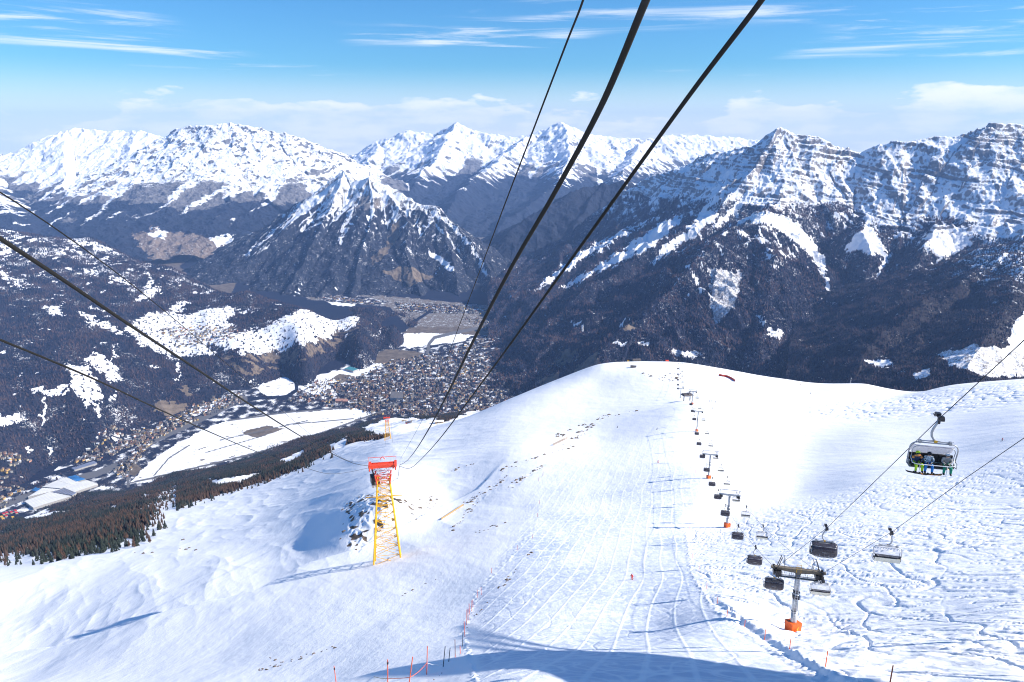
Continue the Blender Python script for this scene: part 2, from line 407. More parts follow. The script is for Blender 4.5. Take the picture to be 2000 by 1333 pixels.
# groomed piste lanes and off-piste grooves: bluish shade painted into the snow colour
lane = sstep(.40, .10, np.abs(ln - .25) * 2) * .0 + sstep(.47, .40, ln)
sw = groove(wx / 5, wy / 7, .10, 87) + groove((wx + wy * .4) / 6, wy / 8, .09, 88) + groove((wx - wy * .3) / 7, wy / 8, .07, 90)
shade_tone = pis * sstep(700, 200, D) * (.35 + .75 * lane * (.75 + .6 * noise(X / 30, Y / 30, 89))) * (1 - .8 * np.clip(sw, 0, 1)) * (.8 + .5 * noise(X / 25, Y / 45, 97))
shade_tone = shade_tone + .32 * np.clip(mog - .5, 0, .5) * 2 * np.clip(.8 * g1 + .7 * g2 + .6 * g4 + .7 * g5 + .6 * sstep(.1, .5, -moguls), 0, 1)
MATS = terrain_mat('snow_slope', 3.0, bump=0.0, shade_tone=True, rock=(.15, .11, .075), rock2=(.04, .035, .035))
# fine wind texture of the snow
n = MATS.node_tree; b = [k for k in n.nodes if k.type == 'BSDF_PRINCIPLED'][0]
geo = N(n, 'ShaderNodeNewGeometry'); mp = N(n, 'ShaderNodeMapping'); n.links.new(geo.outputs['Position'], mp.inputs[0])
mp.inputs['Rotation'].default_value = (0, 0, .45); mp.inputs['Scale'].default_value = (1, .35, .35)
h1 = nnoise(n, mp.outputs[0], .9, 6, .6); h2 = nnoise(n, geo.outputs['Position'], 3.5, 4, .6)
h3 = nnoise(n, mp.outputs[0], .08, 5, .55)
hh = nmath(n, 'ADD', nmath(n, 'ADD', nmath(n, 'MULTIPLY', h1, .35), nmath(n, 'MULTIPLY', h2, .10)), nmath(n, 'MULTIPLY', h3, 2.0))
bp = N(n, 'ShaderNodeBump'); bp.inputs['Strength'].default_value = .36; bp.inputs['Distance'].default_value = 1.0
n.links.new(hh, bp.inputs['Height']); n.links.new(bp.outputs[0], b.inputs['Normal'])
b.inputs['Roughness'].default_value = .75
grid_mesh('snow_slope', X, Y, Zs, dict(sn=sn, fo=fo, tn=tnm, shade_tone=shade_tone), MATS, 'broad snow covered ski slope falling away to the valley')
SL = (X, Y, Zs, u, v, D, fo)

def ground(x, y):
    return float(slope_z(np.array([x]), np.array([y]))[0])
def on_ground(u_, v_):
    """the point of the ski slope seen at pixel (u, v): march the ray"""
    Ds = np.exp(np.linspace(math.log(25), math.log(4000), 700))
    W = np.stack([P(u_, v_, d) for d in Ds])
    g = slope_z(W[:, 0], W[:, 1]); k = np.argmax(W[:, 2] < g)
    if W[k, 2] >= g[k]:                                # the ray just misses a crest: take the nearest approach
        c_ = (W[:, 2] - g) / Ds; k = int(np.argmin(np.where(Ds > 150, c_, 9)[:np.searchsorted(Ds, 1600)])); W[k, 2] = g[k]; return W[k]
    if k == 0: return W[0]
    a, b_ = W[k - 1], W[k]; f = (a[2] - g[k - 1]) / ((a[2] - g[k - 1]) - (b_[2] - g[k]) + 1e-9)
    p = a + (b_ - a) * f; p[2] = g[k - 1] + (g[k] - g[k - 1]) * f
    return p

# ================================================================== 2. VALLEY FLOOR AND FAR MOUNTAINS
def floor_z(X, Y):
    return floor_base(Y) + 6 * fbm(X / 700, Y / 700, 3, 5)
WHITE, GREY, TAN, DARK, TOWN, ROAD = 'w', 'g', 't', 'd', 'o', 'r'
VAL = [  # (kind, polygon in the photograph), painted in order on the ground where they lie
 (DARK, [(-300, 1100), (-300, 500), (2300, 500), (2300, 1100)]),
 (TOWN, [(-60, 1010), (60, 940), (200, 870), (330, 800), (430, 770), (520, 740), (600, 745), (660, 720), (760, 670), (800, 640), (880, 630), (1010, 640), (1100, 720), (1060, 800), (900, 820), (700, 830), (520, 900), (300, 960), (-60, 1060)]),
 (WHITE, [(255, 945), (290, 905), (340, 870), (400, 838), (445, 822), (560, 806), (690, 798), (740, 806), (640, 842), (520, 880), (420, 905), (300, 942)]),
 (TAN, [(470, 845), (520, 832), (560, 838), (500, 856)]),
 (TAN, [(265, 905), (278, 918), (262, 930), (240, 925)]),
 (WHITE, [(510, 745), (560, 735), (600, 752), (575, 772), (530, 775), (505, 765)]),
 (WHITE, [(575, 740), (660, 725), (700, 720), (760, 705), (740, 720), (690, 740), (640, 750), (660, 770), (620, 772), (590, 762)]),
 (WHITE, [(785, 655), (810, 642), (860, 650), (925, 655), (900, 670), (850, 672), (800, 680), (780, 676)]),
 (TAN, [(790, 650), (830, 615), (900, 612), (960, 625), (1010, 650), (950, 655), (870, 652)]),
 (TAN, [(250, 455), (330, 450), (470, 470), (480, 520), (450, 575), (380, 560), (300, 520)]), (WHITE, [(410, 463), (465, 465), (470, 480), (425, 478)]), (DARK, [(350, 520), (380, 500), (400, 530), (380, 550)]),
 (GREY, [(590, 572), (760, 578), (980, 600), (1060, 640), (1090, 700), (1010, 700), (960, 640), (800, 640), (760, 600), (600, 585)]),
 (TAN, [(960, 620), (1010, 612), (1060, 640), (1040, 660)]), (WHITE, [(640, 590), (700, 592), (690, 598), (650, 597)]), (WHITE, [(820, 600), (860, 604), (850, 609), (815, 606)]),
 (WHITE, [(1000, 680), (1040, 655), (1050, 665), (1010, 695)]), (WHITE, [(1010, 640), (1060, 600), (1065, 606), (1020, 650)]),
 (TAN, [(700, 700), (760, 682), (830, 690), (800, 705), (740, 712)]),
 (TAN, [(645, 740), (665, 730), (690, 735), (670, 748)]),
 (TOWN, [(770, 592), (900, 596), (960, 606), (900, 612), (830, 612), (780, 606)]),
 (TOWN, [(600, 575), (700, 578), (760, 590), (740, 596), (640, 590)]),
 (WHITE, [(-60, 950), (10, 925), (60, 900), (105, 895), (70, 920), (20, 950), (-60, 985)]),
 (WHITE, [(150, 845), (200, 825), (250, 800), (262, 806), (200, 848), (160, 860)]),
 (WHITE, [(360, 800), (420, 788), (470, 785), (440, 800), (380, 812)]),
]
ROADS = [([(-60, 1015), (60, 965), (110, 945), (190, 925), (240, 905), (262, 890), (300, 860), (350, 838), (400, 815), (450, 790), (478, 780)], 6, ROAD),
         ([(-60, 985), (30, 950), (100, 925), (180, 905), (240, 882), (300, 850), (352, 832), (430, 795), (470, 780), (560, 775)], 3, 'v'),
         ([(240, 905), (250, 918), (250, 950)], 3, ROAD),
         ([(560, 775), (580, 762), (578, 745), (570, 738)], 3.5, 'v'),
         ([(250, 945), (420, 905), (520, 880), (640, 842), (740, 806), (800, 790)], 1.8, ROAD),
         ([(445, 822), (560, 806), (700, 795), (800, 785)], 1.5, ROAD),
         ([(835, 690), (838, 672), (848, 660), (880, 652), (940, 640), (1000, 625)], 3, ROAD),
         ([(780, 650), (790, 640), (830, 615), (850, 600)], 2.5, 'v'),
         ([(300, 930), (330, 895), (370, 870)], 1.2, ROAD), ([(560, 830), (690, 818)], 1, ROAD), ([(430, 860), (600, 822)], .9, ROAD), ([(400, 885), (520, 850)], .8, ROAD)]
X, Y = polar(-40, 20, 1300, 2600, 11500, 760)
Zf = floor_z(X, Y)
u, v, D = proj(X, Y, Zf)
un = u + 3 * noise(X / 60, Y / 60, 5) + 1.2 * noise(X / 18, Y / 18, 6); vn = v + 2.0 * noise(X / 60 + 9, Y / 60, 7) + .8 * noise(X / 18, Y / 18, 8)
sn = np.zeros(X.shape); fo = np.zeros(X.shape); tn = np.zeros(X.shape); rd = np.zeros(X.shape)
for k_, poly in VAL:
    m = inpoly(poly, un, vn)
    s_, f_, t_ = {WHITE: (1.5, 0, 0), GREY: (.36, .45, .6), TAN: (-.1, 0, 1.2), DARK: (.1, 1.2, 0), TOWN: (.34, .62, .3)}[k_]
    sn[m] = s_; fo[m] = f_; tn[m] = t_
town = (sn > .33) & (sn < .35)
sn = sn + np.where(town, .40 * noise(X / 55, Y / 55, 12), 0)
# hedges and field edges in the white meadows
fld = (sn > 1.4)
ga = (X * .83 + Y * .55); gb = (Y * .83 - X * .55)
sn = np.where(fld & (np.abs(noise(ga / 420, gb / 60, 14)) < .035) & (noise(X / 90, Y / 90, 15) > -.1), .25, sn)
for line, wd, k_ in ROADS:
    d_ = polydist(line, u, v)
    m = d_ < wd
    rd = np.maximum(rd, np.where(m, 1.0 if k_ == ROAD else .0, 0)); sn[m & (k_ == 'v')] = -.2; fo[m & (k_ == 'v')] = 1.2
m_, n, b = (None, None, None)
MATV = terrain_mat('valley_ground', 14, tan=(.17, .14, .115), bump=2)
n = MATV.node_tree; b = [k for k in n.nodes if k.type == 'BSDF_PRINCIPLED'][0]
src = b.inputs['Base Color'].links[0].from_socket
n.links.new(nmix(n, nattr(n, 'rd'), src, (.13, .13, .14)), b.inputs['Base Color'])
grid_mesh('valley_floor', X, Y, Zf, dict(sn=sn, fo=fo, tn=tn, rd=rd), MATV, 'flat valley floor with snowy meadows, roads and the town')

# ---- wooded hillside with clearings on the left
CT = []; CTW = []
def hfoot(u_, v_, nearer=500, deep=120):
    D = floorD(u_, v_); CT.append((u_, v_, D)); p = P(u_, v_, D); r = math.hypot(p[0], p[1]); f = (r - nearer) / r
    CTW.append((p[0] * f, p[1] * f, p[2] - deep))
def at_z(u_, v_, z_):
    k = P(u_, v_, 1.0); CT.append((u_, v_, z_ / k[2]))
for u_, pr in {-350: ((405, -700), (520, -1000), (700, -1300), (850, -1600)), 0: ((445, -916), (500, -1080), (600, -1270), (700, -1420), (800, -1540), (900, -1680)),
               180: ((466, -1060), (500, -1170), (560, -1300), (650, -1420), (750, -1540), (840, -1700)), 330: ((520, -1290), (560, -1380), (610, -1470), (650, -1530), (690, -1580), (740, -1660)),
               480: ((573, -1430), (600, -1480), (640, -1530), (680, -1570), (705, -1620)), 600: ((603, -1500), (630, -1520), (660, -1550), (685, -1590)),
               700: ((612, -1560), (640, -1580), (665, -1600)), 770: ((637, -1620), (650, -1660))}.items():
    for v_, z_ in pr: at_z(u_, v_, z_)
for u_, v_ in ((-350, 1000), (0, 955), (60, 930), (130, 895), (250, 850), (330, 815), (400, 785), (480, 757), (560, 738), (620, 725), (680, 705), (740, 683), (790, 655), (800, 635), (770, 615), (690, 600)): hfoot(u_, v_)
for u_, v_, z_ in ((0, 445, -916), (180, 466, -1060), (330, 520, -1290), (480, 573, -1430), (600, 603, -1500), (700, 612, -1560)):
    k_ = P(u_, v_, 1.0); p = k_ * (z_ / k_[2]); q_ = math.hypot(p[0], p[1])
    for dd, dz in ((500, 190), (1300, 480)): CTW.append((p[0] * (q_ + dd) / q_, p[1] * (q_ + dd) / q_, p[2] - dz))
FITH = tps_fit(CT, 1e-4, CTW)
def hill_z(X, Y):
    z = tps_eval(FITH, X, Y)
    return z + 34 * fbm(X / 520, Y / 520, 4, 3) + 16 * (ridged((X * .8 + Y * .6) / 300, (Y * .8 - X * .6) / 700, 3, 8) - .4)
X, Y = polar(-40, 5, 1150, 3100, 9500, 720)
Zh = hill_z(X, Y)
u, v, D = proj(X, Y, Zh)
un = u + 9 * noise(X / 140, Y / 140, 21) + 8 * noise(X / 45, Y / 45, 22) + 4 * noise(X / 16, Y / 16, 25); vn = v + 7 * noise(X / 140 + 7, Y / 140, 23) + 6 * noise(X / 45 + 3, Y / 45, 24) + 4 * noise(X / 16, Y / 16, 26)
HCL = [[(245, 640), (300, 610), (360, 615), (420, 600), (470, 605), (440, 635), (470, 650), (540, 630), (590, 600), (620, 612), (680, 618), (700, 630), (640, 660), (560, 680), (500, 692), (440, 680), (400, 672), (420, 690), (340, 698), (290, 680), (260, 660)],
       [(130, 712), (170, 715), (182, 725), (188, 748), (200, 782), (165, 790), (150, 765), (138, 745)], [(165, 700), (178, 688), (205, 705), (230, 718), (235, 740), (215, 745), (195, 725), (172, 712)],
       [(55, 766), (80, 752), (85, 765), (120, 750), (140, 752), (138, 765), (95, 772)], [(-10, 812), (40, 805), (35, 825), (-10, 832)],
       [(285, 510), (293, 512), (291, 535), (293, 560), (285, 558), (287, 530)], [(265, 580), (300, 560), (315, 565), (290, 585), (262, 592)],
       [(100, 488), (138, 490), (118, 498)], [(-10, 445), (50, 447), (45, 460), (30, 455), (-10, 450)], [(110, 462), (165, 470), (230, 490), (215, 492), (150, 478)], [(160, 530), (195, 532), (190, 536), (165, 536)],
       [(225, 545), (238, 540), (268, 562), (255, 560)], [(330, 555), (360, 545), (350, 556)], [(-10, 520), (30, 545), (50, 560), (30, 558), (-10, 530)], [(85, 600), (120, 595), (125, 612), (100, 618)],
       [(0, 480), (22, 484), (15, 500), (-10, 498)], [(392, 568), (430, 566), (400, 574)], [(330, 600), (360, 585), (372, 590), (345, 612)], [(150, 610), (235, 640), (250, 660), (200, 640), (160, 625)]]
fo = np.ones(X.shape) * 1.15; sn = .20 + .42 * fbm(X / 170, Y / 170, 3, 31) + .35 * sstep(640, 470, v) * (.4 + fbm(X / 300, Y / 300, 2, 32)); tn = np.zeros(X.shape)
for c_ in HCL:
    m = inpoly(c_, un, vn); sn[m] = (.92 + .5 * fbm(X / 50, Y / 50, 3, 46))[m]; fo[m] = 0
m = inpoly([(440, 690), (500, 692), (600, 672), (700, 630), (712, 640), (640, 690), (560, 715), (480, 735), (430, 712)], un, vn) & (noise(X / 90, Y / 40, 33) > -.12); sn[m] = .1; fo[m] = .45; tn[m] = .8
m = inpoly([(310, 640), (420, 640), (470, 650), (420, 668), (340, 668)], un, vn) & (noise(X / 60, Y / 60, 34) > -.05); sn[m] = .45; fo[m] = .35; tn[m] = .5
m = inpoly([(310, 787), (355, 785), (365, 800), (330, 815), (312, 805)], un, vn); sn[m] = -.1; fo[m] = 0; tn[m] = 1.2
m = inpoly([(340, 745), (370, 740), (375, 770), (350, 775)], un, vn) & (noise(X / 60, Y / 60, 35) > 0); sn[m] = .2; fo[m] = .3; tn[m] = .8
for a_ in ([(345, 705), (350, 735)], [(85, 780), (80, 830)], [(190, 790), (195, 815)], [(225, 680), (228, 700)]):
    m = polydist(a_, un, vn) < 3; sn[m] = .9; fo[m] = .2
op = .8 * noise(X / 48, Y / 95, 41) + .65 * noise(X / 130, Y / 210, 42) + .35 * noise(X / 17, Y / 25, 43)
thr = .84 - .38 * sstep(640, 480, v) * sstep(520, 200, u) - .18 * sstep(-.1, .35, noise(X / 400, Y / 400, 44))
m = (op > thr) & (fo > .8); sn[m] = .72; fo[m] = .1
m = (fo < .2) & (sn > .7) & (noise(X / 22, Y / 22, 45) > .42); sn[m] = .1; fo[m] = 1.1
MATH = terrain_mat('wooded_hill', 11, bump=5, forest=(.009, .013, .028), forest2=(.040, .032, .044))
grid_mesh('hillside', X, Y, Zh, dict(sn=sn, fo=fo, tn=tn), MATH, 'dark wooded hillside with snowy clearings on the left of the valley')
HL = (X, Y, Zh, u, v, D, fo, sn)

# ---- mountains: crest and spur lines through real points, flanks falling from them, cut by gullies
def mountain(name, label, ridges, az, rr, res, gul, rough, strata, snow, mat, K=2300, cut=None, mask=None, base=None, seed=0, deep=0.0):
    X, Y = polar(az[0], az[1], res[0], rr[0], rr[1], res[1])
    wX = X + 160 * fbm(X / 900, Y / 900, 3, seed + 1) * rough; wY = Y + 160 * fbm(X / 900 + 31, Y / 900, 3, seed + 2) * rough
    Zv = np.full(X.shape, -1e9); Sv = np.zeros(X.shape); Dv = np.zeros(X.shape)
    off = 0
    for k_, pts in ridges:
        W = [P(*p) for p in pts]
        for a, b_ in zip(W[:-1], W[1:]):
            dx, dy = b_[0] - a[0], b_[1] - a[1]; L = math.hypot(dx, dy) + 1e-6
            t = ((wX - a[0]) * dx + (wY - a[1]) * dy) / (L * L); tcl = np.clip(t, 0, 1)
            ex, ey = wX - a[0] - tcl * dx, wY - a[1] - tcl * dy
            d = np.hypot(ex, ey)
            side = np.sign(ex * dy - ey * dx)
            h = a[2] + (b_[2] - a[2]) * tcl - K * (1 - np.exp(-k_ * d / K))
            m = h > Zv
            ang = np.where(t < 0, -np.abs(t * L), np.where(t > 1, (t - 1) * L, 0))
            Zv = np.where(m, h, Zv); Sv = np.where(m, off + tcl * L + side * 5000 + ang * .5, Sv); Dv = np.where(m, d, Dv)
            off += L
        off += 777
    dn = sstep(0, 260, Dv)
    gl = 0
    for lam, amp in gul:
        gl = gl + amp * (ridged(Sv / lam + .3 * fbm(X / 400, Y / 400, 2, seed + 5), Dv / (lam * 5), 3, seed + int(lam)) - .45)
    gl = gl * (1 + deep * sstep(-800, -1150, Zv))
    Zv = Zv + gl * (.15 + .85 * dn)
    Zv = Zv + rough * (70 * fbm(X / 420, Y / 420, 5, seed + 6, .55) + 13 * (ridged(X / 75, Y / 75, 3, seed + 9) - .4) + 46 * (ridged(X / 260, Y / 260, 4, seed + 7) - .4))
    if strata:
        per, amp = strata
        ph = (Zv + .16 * X + 70 * fbm(X / 700, Y / 700, 2, seed + 8)) / per
        up = sstep(-1150, -750, Zv + 130 * fbm(X / 500, Y / 500, 2, seed + 18))
        ph = ph + .35 * noise(X / 160, Y / 160, seed + 31)
        am = .25 + 1.2 * sstep(-.25, .5, noise(X / 330, Zv / 160, seed + 33))
        Zv = Zv + amp * am * up * 1.5 * (noise(ph * 1.3, X / 900, seed + 34) + .6 * noise(ph * 3.1, X / 500 + Y / 700, seed + 35))
    u, v, D = proj(X, Y, Zv)
    gx, gy = slope_of(X, Y, Zv); st = np.hypot(gx, gy)
    sn, fo, tn = snow(X, Y, Zv, u, v, D, st, gl, Sv, Dv, gx, gy)
    if base is not None: Zv = np.maximum(Zv, base(X, Y) - 60)
    grid_mesh(name, X, Y, Zv, dict(sn=sn, fo=fo, tn=tn), mat, label)
    return X, Y, Zv, u, v, D, fo, sn

# right: layered limestone wall above dark woods
def snow_right(X, Y, Zv, u, v, D, st, gl, Sv, Dv, gx, gy):
    alt = Zv + 150 * fbm(X / 500, Y / 500, 4, 103) + 1.2 * gl
    tl = sstep(-760, -640, alt + 130 * sstep(1600, 1750, proj(X, Y, Zv)[0]) + 60 * sstep(1350, 1150, proj(X, Y, Zv)[0]))                     # tree line
    fo = 1.15 * (1 - tl); tn = .25 + .5 * fbm(X / 350, Y / 350, 3, 104)
    streak = ridged(Sv / 70, Dv / 900, 2, 109)
    sn = .76 - .85 * np.clip(st - .9, -.35, 1.2) + .95 * fbm(X / 55, Y / 55, 4, 105, .7) + .15 * fbm(X / 500, Y / 500, 2, 115) - .004 * gl
    sn = sn * tl + (1 - tl) * (.27 + .34 * sstep(-1250, -700, alt) * (.3 + fbm(X / 140, Y / 140, 3, 106)) + .10 * (streak - .4))
    op = .8 * noise((X + Y * .3) / 40, (Y - X * .3) / 90, 141) + .6 * noise(X / 120, Y / 220, 142) + .4 * noise(X / 14, Y / 22, 143)
    thr = 1.0 - .55 * sstep(-1230, -820, alt) - .25 * sstep(.1, .4, noise(X / 380, Y / 380, 144))
    m = (op > thr) & (fo > .6); sn[m] = .68; fo[m] = .1
    un = u + 7 * noise(X / 110, Y / 110, 107) + 5 * noise(X / 38, Y / 38, 127) + 3 * noise(X / 14, Y / 14, 129); vn = v + 7 * noise(X / 110, Y / 110, 108) + 5 * noise(X / 38, Y / 38, 128) + 3 * noise(X / 14, Y / 14, 130)
    for poly, s_, f_, t_ in (
        ([(1480, 412), (1540, 425), (1590, 470), (1615, 520), (1612, 545), (1585, 505), (1545, 465), (1500, 440), (1440, 432)], 1.2, 0, 0),
        ([(1240, 440), (1300, 415), (1200, 470), (1120, 520), (1070, 555), (1050, 560), (1120, 500)], 1.1, 0, 0),
        ([(1300, 430), (1340, 420), (1280, 480), (1200, 520), (1110, 560), (1090, 565), (1200, 500)], .8, .1, .3),
        ([(1385, 410), (1410, 415), (1370, 450), (1270, 520), (1290, 490)], 1.0, 0, 0),
        ([(1700, 430), (1735, 500), (1650, 490), (1680, 450)], 1.1, 0, 0), ([(1800, 460), (1880, 450), (1900, 480), (1860, 500), (1830, 500)], .8, 0, .6),
        ([(1580, 690), (1612, 680), (1615, 740), (1600, 745), (1582, 720)], 1.2, 0, 0), ([(1500, 640), (1530, 650), (1518, 662), (1500, 655)], 1.3, 0, 0),
        ([(1385, 520), (1450, 530), (1440, 600), (1400, 640), (1385, 600)], .48, .35, .5), ([(1475, 620), (1490, 622), (1485, 632)], 1.2, 0, 0),
        ([(1690, 560), (1700, 560), (1705, 600), (1690, 640), (1665, 660), (1680, 600)], .35, 0, .2),
        ([(1112, 632), (1135, 628), (1128, 640)], 1.2, 0, 0), ([(1195, 668), (1225, 670), (1220, 680), (1200, 676)], 1.1, 0, 0), ([(1240, 668), (1270, 670), (1265, 678)], 1.1, 0, 0),
        ([(1115, 725), (1165, 690), (1170, 715), (1125, 735)], .1, 0, 1.2), ([(1095, 690), (1130, 680), (1125, 700), (1100, 708)], .2, .1, 1.1), ([(1050, 740), (1090, 725), (1085, 745), (1060, 755)], .1, 0, 1.2),
        ([(1060, 720), (1080, 705), (1110, 700), (1100, 712)], .1, .3, 1.1), ([(1210, 640), (1245, 625), (1235, 645)], .2, .2, 1.1), ([(1300, 680), (1370, 690), (1350, 702), (1310, 695)], .6, .2, .8)):
        m = inpoly(poly, un, vn); sn[m] = s_; fo[m] = f_; tn[m] = t_
    for line, wd in (([(1612, 545), (1625, 590), (1640, 615), (1622, 660), (1618, 740)], 4), ([(1735, 500), (1712, 540), (1700, 600), (1680, 640), (1640, 690)], 3.5), ([(1860, 480), (1810, 530), (1760, 590)], 3), ([(1430, 320), (1370, 420), (1350, 450)], 4), ([(1560, 300), (1500, 350), (1400, 440)], 5)):
        m = polydist(line, un, vn) < wd; sn[m] = 1.0; fo[m] = 0
    return sn, fo, tn
MATR = terrain_mat('limestone_mountain', 11, rock=(.30, .27, .26), rock2=(.15, .15, .165), bump=12, forest=(.007, .011, .030), forest2=(.036, .030, .046))
A = mountain('mountain', 'layered limestone mountain with snowy ledges above dark woods on the right', [
    (.95, [(1000, 590, 8600), (1060, 500, 8700), (1130, 440, 8800), (1190, 390, 8700), (1260, 350, 8500), (1340, 318, 8200), (1420, 292, 7900), (1475, 283, 7700), (1500, 262, 7600), (1530, 246, 7500), (1585, 262, 7400), (1620, 283, 7300), (1680, 296, 7200),
            (1740, 278, 7100), (1830, 264, 7000), (1900, 258, 6900), (1930, 243, 6800), (2000, 236, 6700), (2200, 215, 6400), (2500, 200, 6000)]),
    (.62, [(1490, 408, 6500), (1470, 428, 6100), (1400, 470, 5700), (1330, 545, 5300), (1250, 620, 4950), (1180, 690, 4700)]),
    (.62, [(1470, 428, 6100), (1500, 520, 5500), (1500, 620, 5000), (1480, 710, 4600)]),
    (.75, [(1480, 412, 6400), (1540, 380, 6800)]),
    (.66, [(1350, 430, 6900), (1250, 500, 6500), (1150, 560, 6100), (1080, 630, 5800)]),
    (.75, [(1700, 430, 6300), (1700, 500, 5900), (1665, 600, 5400), (1640, 690, 5000)]),
    (.75, [(1840, 440, 6000), (1790, 520, 5600), (1720, 620, 5200)]),
    (.80, [(1530, 246, 7500), (1480, 330, 7250), (1400, 420, 6900), (1340, 440, 6800)]),
    (.62, [(1480, 412, 6450), (1560, 450, 6500), (1640, 470, 6500), (1700, 455, 6400), (1780, 450, 6300), (1840, 440, 6150), (1940, 440, 5900), (2100, 420, 5600)]),
    ], (-2, 42), (3900, 12500), (1250, 1050), [(420, 40), (150, 26), (60, 10)], .8, (32, 7.5), snow_right, MATR, seed=100, deep=1.6)
AL = A

# nearer dark shoulder at the right edge
def snow_sh(X, Y, Zv, u, v, D, st, gl, Sv, Dv, gx, gy):
    fo = np.ones(X.shape) * 1.1; tn = np.zeros(X.shape) + .3
    sn = .08 + .72 * fbm((X + Y) / 40, (Y - X) / 150, 4, 203, .6) + .55 * sstep(-950, -700, Zv + 80 * fbm(X / 200, Y / 200, 3, 204)) + .2 * sstep(640, 480, v)
    un = u + 8 * noise(X / 90, Y / 90, 207) + 6 * noise((X + Y) / 40, (Y - X) / 120, 217); vn = v + 6 * noise(X / 60, Y / 60, 208)
    for poly, s_, f_, t_ in (([(1830, 690), (1900, 675), (1960, 680), (2010, 640), (2100, 620), (2100, 740), (2000, 735), (1930, 740), (1860, 715)], .55, .15, .9),
                             ([(1985, 620), (2100, 560), (2100, 700), (1990, 690), (1960, 690)], 1.0, 0, 0), ([(1690, 705), (1740, 702), (1745, 715), (1720, 718)], 1.1, 0, 0),
                             ([(1785, 725), (1815, 720), (1820, 735), (1790, 742)], .6, 0, .9)):
        m = inpoly(poly, un, vn); sn[m] = s_; fo[m] = f_; tn[m] = t_
    return sn, fo, tn
B_ = mountain('mountain', 'dark wooded shoulder with thin snow at the right edge', [
    (.60, [(2400, 330, 4700), (2100, 430, 4700), (2000, 482, 4650), (1900, 532, 4500), (1830, 568, 4350), (1750, 625, 4150), (1690, 690, 3950), (1650, 760, 3750)]),
    (.45, [(2000, 482, 4650), (1960, 600, 3900), (1900, 720, 3300)])],
    (22, 43), (2300, 7000), (620, 560), [(300, 30), (110, 12)], .7, None, snow_sh, terrain_mat('wooded_shoulder', 10, bump=5, forest=(.018, .018, .026), forest2=(.048, .038, .040), tan=(.20, .165, .13)), seed=200)

# centre: bare pyramid
def snow_pyr(X, Y, Zv, u, v, D, st, gl, Sv, Dv, gx, gy):
    alt = Zv + 120 * fbm(X / 400, Y / 400, 3, 303) + 1.0 * gl
    streak = ridged(Sv / 130, Dv / 2500, 3, 305) - .42
    tl = sstep(-1340, -780, alt + 760 * streak * sstep(0, 300, Dv) - .05 * (X + 3000))
    fo = 1.1 * (1 - sstep(-1050, -800, alt)); tn = np.zeros(X.shape) + .35 + .4 * fbm(X / 300, Y / 300, 3, 306)
    sn = tl * (.80 + .55 * fbm(X / 90, Y / 90, 4, 304, .6)) + .0 - .5 * np.clip(st - .95, 0, 1)
    sn = np.maximum(sn, .27 * (1 - tl)) + .25 * sstep(.1, .4, streak) * sstep(-1500, -1000, alt) + .28 * fbm(X / 60, Y / 90, 3, 315) * sstep(-1700, -1200, alt)
    un = u + 5 * noise(X / 90, Y / 90, 307); vn = v + 5 * noise(X / 90, Y / 90, 308)
    for poly, s_, f_, t_ in (([(765, 440), (785, 430), (775, 470), (745, 510), (728, 518), (722, 505), (755, 480)], .2, 0, .9), ([(835, 485), (870, 510), (890, 530), (880, 532), (840, 500)], 1.1, 0, 0), ([(812, 445), (822, 445), (818, 462)], 1.2, 0, 0),
                             ([(745, 530), (790, 520), (850, 540), (800, 560)], .15, .3, .8)):
        m = inpoly(poly, un, vn); sn[m] = s_; fo[m] = f_; tn[m] = t_
    for line, wd in (([(640, 350), (560, 430), (478, 500)], 4), ([(668, 345), (630, 410), (590, 450)], 6), ([(705, 350), (690, 400), (665, 470)], 5), ([(735, 360), (778, 392), (772, 430)], 4),
                     ([(800, 385), (865, 425), (920, 480), (948, 535)], 5), ([(760, 372), (750, 410), (757, 445)], 3), ([(830, 410), (850, 440), (880, 470), (905, 510)], 3)):
        m = (polydist(line, un, vn) < wd * (.62 + 2.2 * fbm(X / 70, Y / 70, 4, 309, .65))); sn[m] = .60; fo[m] = 0
    op = .8 * noise((X + Y) / 40, (Y - X) / 120, 341) + .6 * noise(X / 120, Y / 260, 342); m = (op > .85 - .45 * sstep(-1300, -900, alt)) & (fo > .5); sn[m] = .75
    return sn, fo, tn
MATP = terrain_mat('pyramid_mountain', 13, rock=(.20, .185, .18), rock2=(.10, .10, .11), bump=12, forest=(.013, .018, .034), forest2=(.028, .028, .042))
mountain('mountain', 'pyramid shaped mountain with streaks of snow down its dark flanks in the centre', [
    (.86, [(470, 545, 8762), (500, 490, 9027), (545, 440, 9204), (590, 395, 9292), (630, 360, 9381), (668, 330, 9381), (690, 352, 9292), (722, 342, 9204), (760, 365, 9116), (800, 385, 9027), (850, 405, 8850), (895, 440, 8673), (935, 480, 8408), (962, 530, 8142), (955, 580, 7788)]),
    (.80, [(668, 330, 9381), (640, 420, 8850), (600, 500, 8319), (560, 560, 7876)]), (.80, [(722, 342, 9204), (735, 420, 8762), (700, 500, 8230), (690, 575, 7700)]),
    (.80, [(760, 365, 9116), (800, 440, 8673), (800, 520, 8142), (820, 585, 7700)]), (.80, [(850, 405, 8850), (880, 480, 8408), (900, 570, 7788)])],
    (-26, 4), (6700, 12000), (760, 640), [(380, 62), (130, 26)], .8, None, snow_pyr, MATP, seed=300)

